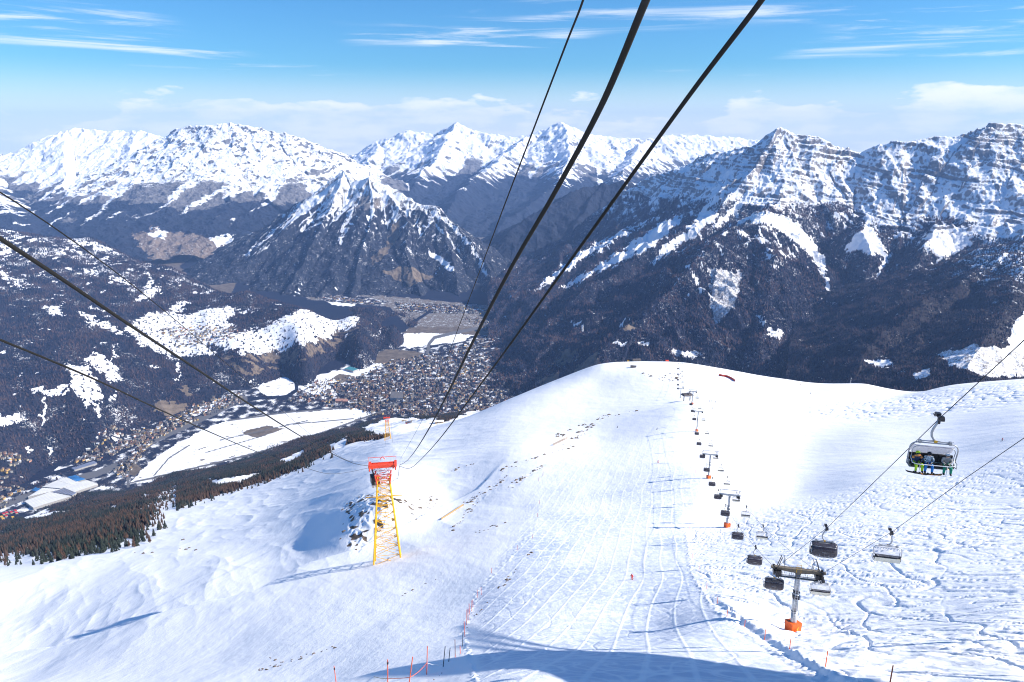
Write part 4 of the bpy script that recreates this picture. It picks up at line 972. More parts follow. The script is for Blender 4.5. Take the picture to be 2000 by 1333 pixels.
# ------------------------------------------------------------------ people
def body(name, joints, edges, mats, parent=None, sub=2):
    """one continuous skin grown over a skeleton; joints: name -> (pos, radius); edges: (a, b, material index)"""
    names = list(joints); me = bpy.data.meshes.new(name)
    me.from_pydata([joints[k][0] for k in names], [(names.index(a), names.index(b)) for a, b, _ in edges], [])
    o = bpy.data.objects.new(name, me); C.objects.link(o)
    md = o.modifiers.new('s', 'SKIN'); md.use_smooth_shade = True
    for i, k in enumerate(names):
        r = joints[k][1]; r = r if hasattr(r, '__len__') else (r, r); me.skin_vertices[0].data[i].radius = r
    me.skin_vertices[0].data[0].use_root = True
    sb = o.modifiers.new('u', 'SUBSURF'); sb.levels = sb.render_levels = sub
    dg = bpy.context.evaluated_depsgraph_get(); m2 = bpy.data.meshes.new_from_object(o.evaluated_get(dg))
    for m in mats: m2.materials.append(M[m])
    A = np.array([joints[a][0] for a, _, _ in edges]); B = np.array([joints[b][0] for _, b, _ in edges])
    for p in m2.polygons:
        c = np.array(p.center); d = B - A; t = np.clip(((c - A) * d).sum(1) / ((d * d).sum(1) + 1e-9), 0, 1)
        p.material_index = edges[int(np.argmin(np.linalg.norm(A + d * t[:, None] - c, axis=1)))][2]
    m2.name = name; o2 = bpy.data.objects.new(name, m2); bpy.data.objects.remove(o); C.objects.link(o2)
    m2.shade_smooth()
    if parent: o2.parent = parent
    return o2
EDG = [('pelvis', 'waist', 0), ('waist', 'chest', 0), ('chest', 'neck', 0), ('neck', 'head', 3)]
for s_ in 'lr':
    EDG += [('chest', 'sho' + s_, 0), ('sho' + s_, 'elb' + s_, 0), ('elb' + s_, 'wri' + s_, 0), ('wri' + s_, 'han' + s_, 4), ('han' + s_, 'fin' + s_, 4), ('han' + s_, 'thu' + s_, 4),
            ('pelvis', 'hip' + s_, 1), ('hip' + s_, 'kne' + s_, 1), ('kne' + s_, 'shi' + s_, 1), ('shi' + s_, 'ank' + s_, 1), ('ank' + s_, 'toe' + s_, 2)]
def person(label, loc, rz, jacket, pants, helmet, seated=True, lean=0.0, trim=None, arms=0, group=None, skis=True, size=1.0, parent_z=0):
    t = thing('person', label, 'person', loc, rz, group); t.scale = (1.22, 1.1, 1.06) if seated else (size,) * 3
    j = {}
    if seated:
        j.update(pelvis=((0, 0, .12), .15), waist=((0, .01, .30), .145), chest=((0, .0, .48), (.18, .14)), neck=((0, -.02, .62), .065), head=((lean * .3, -.05, .76), .098))
        for s_, q in (('l', -1), ('r', 1)):
            a = arms if s_ == 'r' else 0
            j.update({'sho' + s_: ((q * .19, .0, .55), .078), 'elb' + s_: ((q * .27, -.10, .32), .058), 'wri' + s_: ((q * (.12 + .1 * a), -.32, .24 + .05 * a), .040), 'han' + s_: ((q * .09, -.38, .22), .036), 'fin' + s_: ((q * .06, -.44, .18), .022), 'thu' + s_: ((q * .05, -.38, .25), .018),
                      'hip' + s_: ((q * .10, -.02, .08), .11), 'kne' + s_: ((q * .17, -.44, .09), .092), 'shi' + s_: ((q * .18, -.50, -.12), .082), 'ank' + s_: ((q * .185, -.50, -.36), .070), 'toe' + s_: ((q * .19, -.66, -.42), .055)})
    else:
        j.update(pelvis=((0, .10, .86), .15), waist=((0, .04, 1.02), .145), chest=((0, -.06, 1.24), (.18, .14)), neck=((0, -.11, 1.40), .065), head=((0, -.14, 1.54), .098))
        for s_, q in (('l', -1), ('r', 1)):
            j.update({'sho' + s_: ((q * .20, -.05, 1.32), .078), 'elb' + s_: ((q * .36, -.06, 1.08), .058), 'wri' + s_: ((q * .34, -.30, 1.0), .040), 'han' + s_: ((q * .33, -.37, 1.0), .036), 'fin' + s_: ((q * .31, -.43, .97), .022), 'thu' + s_: ((q * .28, -.37, 1.02), .018),
                      'hip' + s_: ((q * .10, .08, .84), .11), 'kne' + s_: ((q * .16, -.12, .48), .088), 'shi' + s_: ((q * .17, -.04, .28), .078), 'ank' + s_: ((q * .17, .02, .12), .066), 'toe' + s_: ((q * .17, -.16, .06), .052)})
    hd = j['head'][0]
    body('body', j, EDG, [jacket, pants, 'dark', 'skin', 'dark'], t, 2)
    mb = MB(); mb.ball((hd[0], hd[1] + .015, hd[2] + .045), .135, 12, (.95, 1.1, .95)); mb.build('helmet', helmet, t, True)
    mb = MB(); mb.tube([(hd[0] - .11, hd[1] - .05, hd[2] + .02), (hd[0] - .06, hd[1] - .125, hd[2] + .02), (hd[0] + .06, hd[1] - .125, hd[2] + .02), (hd[0] + .11, hd[1] - .05, hd[2] + .02)], .038, 6); mb.build('goggles', 'dark', t, True)
    if trim: mb = MB(); mb.tube([(-.17, -.02, .585), (0, -.09, .60), (.17, -.02, .585)], .065, 8); mb.tube([(-.2, 0, .55), (-.255, -.07, .40)], .075, 8); mb.tube([(.2, 0, .55), (.255, -.07, .40)], .075, 8); mb.build('jacket_yoke', trim, t, True)
    if not seated and skis:
        for q in (-1, 1):
            mb = MB(); mb.tube([(q * .17, .75, .015), (q * .17, -.85, .015), (q * .17, -1.0, .08)], [.045, .045, .02], 4); mb.build('ski', 'dark', t)
            mb = MB(); mb.tube([(q * .33, -.37, 1.0), (q * .5, .35, .25)], .015, 4); mb.build('ski_pole', 'dark', t)
    return t
rx = RIDE.location
def seat_at(x): 
    c, s_ = math.cos(rz_up), math.sin(rz_up); return (rx[0] + c * x - s_ * (.02), rx[1] + s_ * x + c * (.02), rx[2] - 3.60)
person('seated person in navy and orange jacket and lime trousers, left on the nearest chair', seat_at(-1.0), rz_up + .15, 'navy', 'lime', 'lime', trim='salmon')
person('seated person in pale patterned jacket, blue trousers and black helmet, middle of the nearest chair', seat_at(-.22), rz_up - .1, 'check', 'blue', 'dark')
person('seated person in grey jacket, green trousers and white helmet, right on the nearest chair', seat_at(.98), rz_up - .05, 'beige', 'green', 'white', arms=-1)
def snowboard(x, y, z, yaw, m, label, L=1.5):
    c, s_ = math.cos(rz_up), math.sin(rz_up)
    t = thing('snowboard', label, 'snowboard', (rx[0] + c * x - s_ * y, rx[1] + s_ * x + c * y, rx[2] + z), rz_up + yaw)
    mb = MB(); n_ = 14; vs = []; 
    for i in range(n_ + 1):
        q = -1 + 2 * i / n_; wd = .13 * (1 - max(0, abs(q) - .8) ** 2 * 18) ; zz = .10 * max(0, abs(q) - .78) ** 1.3 * 6
        vs += [(q * L / 2, -wd, zz), (q * L / 2, wd, zz), (q * L / 2, -wd, zz + .02), (q * L / 2, wd, zz + .02)]
    fs = [(0, 2, 3, 1), (4 * n_, 4 * n_ + 1, 4 * n_ + 3, 4 * n_ + 2)]
    for i in range(n_): a = 4 * i; fs += [(a, a + 1, a + 5, a + 4), (a + 2, a + 6, a + 7, a + 3), (a, a + 4, a + 6, a + 2), (a + 1, a + 3, a + 7, a + 5)]
    mb.add(vs, fs); mb.build('deck', m, t)
    mb = MB(); mb.box((-.2, 0, .05), (.10, .26, .06)); mb.box((.2, 0, .05), (.10, .26, .06)); mb.build('binding', 'dark', t)
snowboard(-1.05, -.62, -4.12, -.25, 'dark', 'black snowboard under the boots of the rider in lime trousers'); snowboard(-.1, -.62, -4.13, .1, 'salmon', 'orange snowboard under the boots of the rider in blue trousers'); 
def skier(u_, v_, rz, jk, pn, hl, label, size=1.0):
    p = on_ground(u_, v_); return person(label, p, rz, jk, pn, hl, False, group='skiers on the slopes', size=size)
PEOPLE0 = None
skier(1234, 1133, -.6, 'redcloth', 'redcloth', 'redcloth', 'skier in a red suit carving down the shaded piste', 1.12)
skier(1285, 905, 2.6, 'redcloth', 'redcloth', 'dark', 'skier in red high on the bright piste, arms spread', 1.25)
skier(1957, 862, 1.5, 'redcloth', 'dark', 'dark', 'lone skier in dark red on the far right slope', 1.2)
skier(1386, 785, .5, 'dark', 'dark', 'dark', 'left one of two dark skiers standing together right of the fourth tower', 1.2)
skier(1389, 785, 1.5, 'dark', 'dark', 'dark', 'right one of two dark skiers standing together right of the fourth tower', 1.2)
skier(1397, 787, 2.5, 'navy', 'dark', 'dark', 'skier alone just right of the standing pair', 1.2)
skier(1391, 800, 1.5, 'dark', 'dark', 'dark', 'dark skier below the standing pair, right of the fourth tower', 1.4)
skier(1283, 840, 1.0, 'dark', 'dark', 'dark', 'dark skier left of the fourth tower base', 1.3)
skier(1206, 836, 1.0, 'dark', 'navy', 'dark', 'dark skier at the left edge of the upper piste', 1.2)
skier(1563, 753, 1.0, 'salmon', 'dark', 'dark', 'skier in orange on the far rounded hump', 1.5)
skier(1583, 770, 1.0, 'dark', 'dark', 'dark', 'tiny dark skier on the far hump below the one in orange', 1.3)
skier(1480, 753, 1.0, 'dark', 'dark', 'dark', 'tiny dark skier on the plateau right of the red net', 1.3)
skier(1363, 713, 1.0, 'dark', 'dark', 'dark', 'tiny dark skier on the far crest above the plateau', 1.3)
skier(1398, 727, 1.0, 'dark', 'dark', 'dark', 'tiny dark skier on the plateau just above the red net', 1.3)

# ================================================================== 5. CABLEWAY: yellow lattice towers, track cables, cabin
def lattice(mb, c0, c1, n, w, zig=2):
    """horizontal rings and diagonals between two square corner sets c0 (bottom) and c1 (top)"""
    for i in range(n):
        a, b = i / n, (i + 1) / n
        # panels get shorter towards the top
        a, b = 1 - (1 - a) ** 1.25, 1 - (1 - b) ** 1.25
        for k in range(4):
            p0, p1 = c0[k] + (c1[k] - c0[k]) * a, c0[k] + (c1[k] - c0[k]) * b
            q0, q1 = c0[(k + 1) % 4] + (c1[(k + 1) % 4] - c0[(k + 1) % 4]) * a, c0[(k + 1) % 4] + (c1[(k + 1) % 4] - c0[(k + 1) % 4]) * b
            mb.bar(p0, q1, w, 4); mb.bar(q0, p1, w, 4); mb.bar(p1, q1, w, 4)
def cable_tower(label, base, D_ground, H, lean, yaw):
    t = thing('cableway_tower', label, 'cableway tower', base, yaw, 'yellow lattice towers of the cableway'); t.rotation_euler = (-R(lean), 0, yaw)
    B_, T_ = 5.3, 2.9; zt = H * .835
    drop = D_ground
    c0 = [np.array((sx_ * B_ , sy_ * B_, d_)) for (sx_, sy_), d_ in zip(((-1, -1), (1, -1), (1, 1), (-1, 1)), drop)]
    c1 = [np.array((sx_ * T_ * .80, sy_ * T_ * .80, zt)) for sx_, sy_ in ((-1, -1), (1, -1), (1, 1), (-1, 1))]
    for a, b in zip(c0, c1): MB().tube([a, b], [.34, .28], 6).build('leg', 'yellow', t)
    mb = MB(); cc0 = [np.array((a[0], a[1], 0.)) + (b - a) * .02 for a, b in zip(c0, c1)]
    lattice(mb, cc0, c1, 11, .15); mb.build('lattice', 'yellow', t)
    mb = MB(); za = H * .655
    mb.bar((-7.2, 0, za), (7.2, 0, za), .28); mb.bar((-7.2, 0, za + .9), (-3, 0, za + .1), .1); mb.bar((7.2, 0, za + .9), (3, 0, za + .1), .1); mb.bar((-7.2, 0, za - .2), (-7.2, 0, za + 1), .1); mb.bar((7.2, 0, za - .2), (7.2, 0, za + 1), .1)
    mb.build('side_arm', 'yellow', t)
    mb = MB(); z0, z1 = H * .80, H * .895
    r0, r1 = [np.array((a * 2.45, b * 2.45, z0)) for a, b in ((-1, -1), (1, -1), (1, 1), (-1, 1))], [np.array((a * 3.1, b * 2.6, z1)) for a, b in ((-1, -1), (1, -1), (1, 1), (-1, 1))]
    for a, b in zip(r0, r1): mb.tube([a, b], .30, 5)
    lattice(mb, r0, r1, 2, .15); mb.build('neck', 'red', t)
    mb = MB(); z2 = H * .955
    for a in (-1, 1):
        for b in (-1, 1): mb.bar((a * 2.9, b * 2.0, z1), (a * 1.2, b * 1.4, z2), .16); mb.bar((-a * .2, b * 2, z1), (a * 3.4, b * 1.4, z2), .12)
    mb.bar((-3.4, -2.2, z1), (3.4, -2.2, z1), .16); mb.build('truss', 'grey', t)
    mb = MB(); z3 = z2 + .7
    mb.box((0, -1.3, z3), (10.4, .9, 1.25)); mb.box((0, 1.3, z3), (10.4, .9, 1.25)); mb.box((0, 0, z3 + .2), (9.6, 3.4, .5))
    for s_ in (-1, 1):
        mb.box((s_ * 5.0, 0, z3 + .35), (1.0, 5.6, .8)); mb.box((s_ * 4.1, -1.2, z3 - .7), (.7, .6, 1.0)); mb.tube([(s_ * 5.0, -4.6, z3 - .5), (s_ * 5.0, -2.4, z3 + .45), (s_ * 5.0, 2.4, z3 + .45), (s_ * 5.0, 4.6, z3 - .5)], .32, 6)
    mb.build('saddle_beam', 'red', t)
    mb = MB(); z4 = z3 + 3.3
    mb.bar((-5.3, 0, z4), (5.3, 0, z4), .16); mb.bar((-5.3, 0, z4), (-5.3, 0, z3), .10); mb.bar((5.3, 0, z4), (5.3, 0, z3), .10)
    mb.tube([(-.9, 0, z4 - .9), (0, 0, z4 + .1), (.9, 0, z4 - .9)], .18, 5); mb.bar((-5.3, 0, z4 + .4), (-5.6, 0, z4), .1)
    mb.build('top_frame', 'red', t)
    return t, z3
b1 = on_ground(757, 1094); DT = proj(*b1)[2]; KT = DT / 290; gz = ground(b1[0], b1[1])
def leg_drops(base, yaw, B_=5.3):
    B_ = B_ * KT
    out = []
    for sx_, sy_ in ((-1, -1), (1, -1), (1, 1), (-1, 1)):
        x = base[0] + math.cos(yaw) * sx_ * B_ - math.sin(yaw) * sy_ * B_; y = base[1] + math.sin(yaw) * sx_ * B_ + math.cos(yaw) * sy_ * B_
        out.append((ground(x, y) - base[2] - .4) / KT)
    return out
yaw1 = .16; b1[2] = gz
T1, z3 = cable_tower('tall yellow lattice cableway tower with red head, nearest of the two', b1, leg_drops(b1, yaw1), 41.5, 6, yaw1); T1.scale = (KT,) * 3
KT = 1.0
b2 = P(758, 868, 1270); b2[2] = ground(b2[0], b2[1]) - 4
cable_tower('small distant yellow cableway tower with red head beyond the snow crest', b2, leg_drops(b2, .1), 46, 3, .1)
def smooth_path(pts, n=90):
    """u, v, depth stations joined by a smooth space curve"""
    pts = [(a, b, c if c < 60 else 60 + (c - 60) * (DT - 60) / 231) for a, b, c in pts]
    A = np.array([(p[0], p[1], math.log(p[2])) for p in pts]); k = len(A)
    s_ = np.concatenate(([0], np.cumsum(np.hypot(*np.diff(A[:, :2], axis=0).T)))); out = []
    W = np.array([P(a[0], a[1], math.exp(a[2])) for a in A])
    for i in range(k - 1):
        p0, p1, p2, p3 = A[max(i - 1, 0)], A[i], A[i + 1], A[min(i + 2, k - 1)]
        for t in np.linspace(0, 1, 12, endpoint=False):
            q = .5 * ((2 * p1) + (-p0 + p2) * t + (2 * p0 - 5 * p1 + 4 * p2 - p3) * t * t + (-p0 + 3 * p1 - 3 * p2 + p3) * t ** 3)
            out.append(P(q[0], q[1], math.exp(q[2])))
    out.append(W[-1]); return out
for pts, r, lab, nm in (
    ([(1305, -100, 11), (1262, 0, 14), (1180, 195, 18.5), (1090, 365, 24), (1000, 520, 31), (930, 655, 41), (880, 758, 56), (845, 825, 82), (815, 875, 140), (795, 900, 220), (780, 909, 291)], .082, 'thick black track cable running from the top centre down to the yellow tower', 'track_cable'),
    ([(1555, -100, 15), (1488, 0, 18), (1355, 175, 23), (1230, 348, 30), (1110, 515, 39), (1000, 668, 52), (910, 790, 78), (860, 856, 115), (822, 898, 175), (800, 915, 230), (781, 911, 291)], .078, 'track cable running from the upper right down to the yellow tower', 'track_cable'),
    ([(-80, 412, 18), (0, 466, 22), (120, 545, 27), (250, 633, 34), (370, 712, 46), (480, 785, 64), (575, 845, 100), (640, 882, 150), (690, 905, 220), (727, 911, 291)], .080, 'thick black track cable crossing the valley from the left edge to the yellow tower', 'track_cable'),
    ([(-80, 630, 28), (0, 664, 32), (100, 705, 37), (200, 748, 43), (300, 795, 54), (400, 840, 74), (500, 882, 110), (590, 912, 170), (650, 926, 225), (727, 913, 291)], .055, 'lower track cable from the left edge below the thick one', 'track_cable'),
    ([(1160, -80, 22), (1139, 0, 24), (1105, 88, 28), (1045, 245, 35), (985, 402, 46), (935, 535, 64), (890, 655, 90), (855, 750, 130), (825, 820, 190), (782, 897, 291)], .040, 'thin haul cable left of the two thick track cables', 'haul_cable'),
    ([(-80, 330, 26), (0, 376, 30), (110, 448, 36), (230, 535, 46), (330, 615, 62), (430, 700, 88), (530, 785, 130), (620, 860, 190), (680, 900, 240), (728, 898, 291)], .036, 'thin haul cable above the thick cable at the left', 'haul_cable')):
    tag(MB().tube(smooth_path(pts), r, 8).build(nm, 'cable', None, True), lab, 'cable', 'cables of the cableway')
q1 = P(729, 911, DT + 3); q2 = P(780, 911, DT + 3); e1, e2 = P(752, 828, 1268), P(764, 828, 1268)
for a, b, lab in ((q1, e1, 'far span of track cable between the two yellow towers, left side'), (q2, e2, 'far span of track cable between the two yellow towers, right side')):
    tag(MB().tube(sag(a, b, 42, 30) + [b], .12, 6).build('track_cable', 'cable'), lab, 'cable', 'cables of the cableway')
# cabin under the left cable
cp = P(726, 912, DT - 3)
cb = thing('cable_car', 'dark cable car cabin with pale lower panel beside the yellow tower', 'cable car', cp, yaw1 + .2); cb.scale = (DT / 290,) * 3
mb = MB(); mb.box((0, 0, -.3), (.5, 5.0, .7)); [mb.tube([(-.25, y, .0), (.25, y, .0)], .35, 10) for y in (-2, -1, 0, 1, 2)]; mb.build('carriage', 'dark', cb)
mb = MB(); mb.tube([(0, 0, -.3), (.1, 0, -1.6), (.7, 0, -3.9)], [.26, .26, .34], 7); mb.bar((-.6, 0, -4.1), (2.4, 0, -4.1), .2); mb.build('hanger', 'dark', cb)
cbody = MB()
cbody.mat(0).box((.9, 0, -5.0), (3.0, 4.4, 1.6)); cbody.mat(0).box((.9, 0, -6.5), (2.9, 4.3, 1.5)); cbody.mat(1).box((.9, 0, -7.75), (3.05, 4.45, 1.15))
bo = cbody.build('cabin', ['dark', 'white'], cb)
for x in (-.28, .9, 2.08):
    MB().box((x, -2.24, -6.45), (.95, .06, 1.3)).build('window', 'steel' if x == .9 else 'glass', cb)
MB().box((.9, 0, -4.12), (2.6, 4.0, .18)).build('roof', 'dark', cb)

# ================================================================== 6. POLES, NETS AND SMALL THINGS ON THE SNOW
def pole(u_, vb, vt, m, label, tilt=0.0, h=None, cap=False, r=.028, grp='slope marker poles'):
    p = on_ground(u_, vb); D_ = proj(*p)[2]
    if h is None: h = min(4.4, max(1.0, (vb - vt) * D_ / FPX * 1.2))
    mb = MB(); mb.tube([(0, 0, -.35), (tilt * h, 0, h)], [r, r * .85], 7)
    if cap: mb.mat(1).tube([(tilt * h * .86, 0, h * .86), (tilt * h * .93, 0, h * .93)], r * 1.6, 7)
    o = mb.build('marker_pole', [m, 'dark']); o.location = tuple(p); tag(o, label, 'pole', grp); return p, h, tilt
near = {}
for k, a in {'a': (659, 1352, 1297, 'pole', 'single orange pole farthest left at the bottom edge', -.04, None, True), 'b': (757, 1352, 1270, 'pole', 'orange pole with black collar, leftmost of the roped poles', .05, None, True),
             'c': (796, 1352, 1258, 'pole', 'leaning orange pole, tallest of the roped poles', .16), 'd': (833, 1318, 1250, 'pole', 'orange pole with a dark foot in the roped fence', .06), 'e': (865, 1303, 1263, 'black', 'left one of two black poles at the fence', .12), 'f': (876, 1293, 1266, 'black', 'right one of two black poles at the fence', .12)}.items():
    near[k] = pole(*a, grp='poles of the rope fence', r=.062)
i_ = 0
for u_, vb, vt, m in ((889, 1284, 1250, 'pole'), (899, 1277, 1262, 'pole'), (903, 1263, 1236, 'black'), (908, 1245, 1215, 'pole'), (911, 1222, 1192, 'pole'), (914, 1212, 1190, 'pole'), (917, 1200, 1180, 'pole'), (921, 1195, 1174, 'pole'), (924, 1186, 1172, 'pole'), (932, 1168, 1153, 'pole'), (940, 1162, 1148, 'pole'), (960, 1120, 1110, 'pole'), (1010, 1075, 1066, 'pole'), (1040, 1052, 1044, 'pole'), (1050, 1010, 1003, 'pole'), (1054, 985, 978, 'pole'), (1052, 940, 933, 'pole'), (1060, 930, 922, 'pole')):
    pole(u_, vb, vt, m, 'orange pole in the row along the left edge of the piste' if m == 'pole' else 'short black pole at the start of the row along the left piste edge', random.uniform(-.03, .1), grp='poles along the left edge of the piste', r=.06)
for u_, vb, vt in ((1735, 1352, 1300), (1612, 1304, 1272), (1542, 1269, 1248), (1493, 1251, 1230), (1454, 1226, 1212), (1420, 1204, 1192), (1401, 1178, 1167), (1380, 1150, 1140), (1365, 1114, 1105), (1352, 1090, 1082), (1346, 1060, 1053), (1346, 1036, 1029), (1358, 925, 918)):
    pole(u_, vb, vt, 'orange', {1735: 'orange marker pole at the bottom right edge, nearest of its row', 1612: 'second nearest orange marker pole right of the piste', 1542: 'orange marker pole in front of the orange tower base'}.get(u_, 'small orange marker pole beside the right edge of the piste'), 0, grp='marker poles right of the piste', r=.055)
def attach(k, f):
    p, h, t = near[k]; return np.array((p[0] + t * h * f, p[1], p[2] + h * f))
for a, b, s_, m, lab in (('b', 'c', .05, 'pole', 'orange rope between the first two roped poles'), ('c', 'd', .25, 'pole', 'sagging orange rope between the leaning pole and the pole with dark foot'), ('d', 'e', .22, 'white', 'sagging pale rope tied to the left black pole')):
    A_, B2 = attach(a, .42), attach(b, .42 if b != 'e' else .12)
    tag(MB().tube(sag(A_, B2, s_, 14) + [B2], .035, 6).build('fence_rope', m), lab, 'rope', 'ropes of the fence')
A_ = attach('b', .42); B2 = on_ground(730, 1322)
tag(MB().tube([A_, A_ * .6 + B2 * .4 - np.array((0, 0, .12)), B2], .035, 5).build('fence_rope', 'wood'), 'slack brown rope trailing from the collared pole to the snow', 'rope', 'ropes of the fence')
# thin boundary rope marking the left piste edge
# red safety net on the plateau
mb = MB(); prev = None
for u_, v_ in ((1404, 733), (1412, 735), (1420, 736), (1427, 739), (1432, 742), (1436, 745)):
    p = on_ground(u_, v_ + 1.0)
    if prev is not None: mb.add([prev - (0, 0, .2), p - (0, 0, .2), p + (0, 0, 3.2), prev + (0, 0, 3.2), prev + (0, .1, -.2), p + (0, .1, -.2), p + (0, .1, 3.2), prev + (0, .1, 3.2)], [(0, 1, 2, 3), (5, 4, 7, 6), (3, 2, 6, 7)])
    mb.bar(p - (0, 0, .3), p + (0, 0, 3.6), .10); prev = p
tag(mb.build('safety_net', 'red'), 'long red safety net on the far snow plateau', 'safety net')
# wooden snow fences on the rocky rib
def snow_fence(u0, v0, u1, v1, h, lab):
    a, b = on_ground(u0, v0), on_ground(u1, v1); t = thing('snow_fence', lab, 'snow fence', a, 0, 'wooden snow fences'); d_ = b - a; n_ = 9
    mb = MB()
    for i in range(n_): q = d_ * i / (n_ - 1); mb.bar(q - (0, 0, .5), q + (0, 0, h), .12)
    mb.build('post', 'wood', t); mb = MB()
    for k in range(4): z = np.array((0, 0, h * (.25 + .23 * k))); mb.bar(z, d_ + z, .16)
    mb.build('rail', 'wood', t)
snow_fence(1080, 872, 1110, 857, 2.6, 'brown wooden snow fence on the rocky rib above the shaded face'); snow_fence(862, 1016, 905, 988, 1.2, 'long low grey wooden snow fence on the shaded left face'); 
# floodlight mast and huts on the far crests
p = on_ground(1661, 749.5); t = thing('snow_lance', 'thin grey snow making mast standing on the far white hump', 'snow lance', p)
mb = MB(); mb.tube([(0, 0, -.5), (0, 0, 8.5)], [.35, .2], 6); mb.build('mast', 'grey', t); mb = MB(); mb.box((.3, 0, 8.6), (1.4, .7, .8)); mb.box((0, 0, 5), (.9, .6, .5)); mb.build('nozzle', 'steel', t)
def hut(u_, v_, s, yaw, wall, roof, lab, cat='hut', name='hut', zoff=0):
    p = on_ground(u_, v_); t = thing(name, lab, cat, p - (0, 0, .5), yaw); a, b, h = s
    MB().box((0, 0, h / 2), (a, b, h)).build('wall', wall, t)
    mb = MB(); mb.add([(-a * .56, -b * .6, h), (a * .56, -b * .6, h), (a * .56, b * .6, h), (-a * .56, b * .6, h), (-a * .56, 0, h + b * .3), (a * .56, 0, h + b * .3)], [(0, 1, 5, 4), (2, 3, 4, 5), (0, 4, 3), (1, 2, 5), (0, 3, 2, 1)]); mb.build('roof', roof, t)
    MB().box((-a * .2, -b / 2 - .03, h * .5), (a * .16, .06, h * .6)).build('door', 'dark', t); MB().box((a * .2, -b / 2 - .03, h * .6), (a * .2, .06, h * .3)).build('window', 'glass', t)
    return t
hut(1243, 704, (14, 7, 4), .2, 'brown', 'roofd', 'small dark hut with flat roof on top of the far snow crest')
hut(1237, 718, (9, 6, 2.5), -.3, 'roofd', 'roofd', 'low dark hut just below the one on the far snow crest')
hut(1227, 705, (3, 3, 4), 0, 'yellow', 'dark', 'tiny yellow control cabin left of the crest hut')
hut(1303, 703.5, (5, 4, 2.5), 0, 'red', 'red', 'tiny red cabin on the far snow crest')
for u_ in (1215, 1219, 1223): 
    p = on_ground(u_, 708); t = tag(MB().tube([p - (0, 0, 1), p + (0, 0, 7)], .25, 5).build('crest_pole', 'dark'), 'thin dark pole left of the hut on the far crest', 'pole', 'poles on the far crest')
# second, lower chair lift beyond the hump
low = []
for (u_, v_, D_), H, lab in (((1328, 790, 905), 13, 'small grey tower of the lower lift left of the hump'), ((1327, 731, 1190), 12, 'small grey tower of the lower lift high on the far plateau')):
    p = P(u_, v_, D_); g_ = ground(p[0], p[1]); t = thing('lift_tower', lab, 'lift tower', (p[0], p[1], g_), 0, 'towers of the lower lift')
    MB().tube([(0, 0, -4), (0, 0, H)], [.6, .45], 8).build('mast', 'steel', t); mb = MB(); mb.box((0, 0, H), (7.4, .6, .5)); mb.bar((-3.4, 0, H), (-3.9, 0, H + 2), .15); mb.bar((3.4, 0, H), (3.9, 0, H + 2), .15); mb.build('crossarm', 'steel', t)
    mb = MB(); [mb.box((x, 0, H - .2), (.5, 3.4, .6)) for x in (-3.3, 3.3)]; mb.build('sheave_train', 'dark', t)
    low.append(np.array((p[0], p[1], g_ + H)))
for s_, lab in ((-3.3, 'thin rope of the lower lift, left strand'), (3.3, 'thin rope of the lower lift, right strand')):
    a, b = low[0] + (s_, 0, 0), low[1] + (s_, 0, 0); d_ = (b - a) / np.linalg.norm(b - a)
    c_ = a - d_ * 60
    tag(MB().tube([c_] + sag(a, b, 6, 16) + [b, b + d_ * 100 + (0, 0, -12)], .045, 5).build('haul_rope', 'rope'), lab, 'rope', 'ropes of the lower lift')
    for k, f in enumerate((.12, .3, .5, .7, .88) if s_ < 0 else (.2, .42, .64, .8)):
        q = a + (b - a) * f - np.array((0, 0, 6 * 4 * f * (1 - f)))
        src = CH['closed'] if s_ < 0 else CH['back']
        c2 = dup(src[0], src[1], q, 0 if s_ < 0 else math.pi, 'tiny dark chair on the left rope of the lower lift' if s_ < 0 else 'tiny pale chair on the right rope of the lower lift'); c2['group'] = 'chairs of the lower lift, left rope' if s_ < 0 else 'chairs of the lower lift, right rope'
p = P(1341, 788, 840); p[2] = ground(p[0], p[1]); t = thing('lift_station', 'dark open lift station on posts left of the fifth tower', 'lift station', p, .3)
for x in (-4, 4): MB().tube([(x, 0, -3), (x, 0, 7)], .5, 8).build('post', 'dark', t)
MB().box((0, 0, 8.0), (13, 8, 1.6), None, .8).build('roof', 'roofd', t); mb = MB(); mb.tube([(0, 0, 6.2), (0, 0, 6.9)], 3.2, 20); mb.build('bullwheel', 'steel', t)
hut(1409, 862, (3, 3, 2.6), .4, 'grey', 'snowm', 'tiny grey cabin right of the fourth tower') if False else None

# scattered rocks on the ribs of the snow slope
def rocks(n_, polys, smin, smax, name, lab, seed):
    rnd = random.Random(seed); mb = MB(); c = 0; tries = 0
    pts = []
    for poly, cnt in polys:
        us = [q[0] for q in poly]; vs = [q[1] for q in poly]; k = 0; tr = 0
        while k < cnt and tr < cnt * 30:
            tr += 1; a, b = rnd.uniform(min(us), max(us)), rnd.uniform(min(vs), max(vs))
            if inpoly(poly, np.array([a]), np.array([b]))[0]: pts.append((a, b)); k += 1
    for a, b in pts:
        p = on_ground(a, b); D_ = proj(*p)[2]; s = rnd.uniform(smin, smax) * D_ / FPX * rnd.choice((.6, .8, 1, 1.3))
        vs = []
        for k in range(6):
            for hz, rr in ((-.5, 1.0), (.25, .85), (.65, .35)):
                q = 2 * math.pi * k / 6 + rnd.uniform(-.3, .3); r_ = s * rr * rnd.uniform(.6, 1.25); vs.append(p + (r_ * math.cos(q) * 1.3, r_ * math.sin(q), s * hz * rnd.uniform(.7, 1.2)))
        fs = []
        for k in range(6):
            a_, b_ = k * 3, ((k + 1) % 6) * 3; fs += [(a_, b_, b_ + 1, a_ + 1), (a_ + 1, b_ + 1, b_ + 2, a_ + 2)]
        fs.append(tuple(k * 3 + 2 for k in range(6))); mb.add(vs, fs)
    tag(mb.build(name, 'rock'), lab, 'rocks', None, 'stuff')
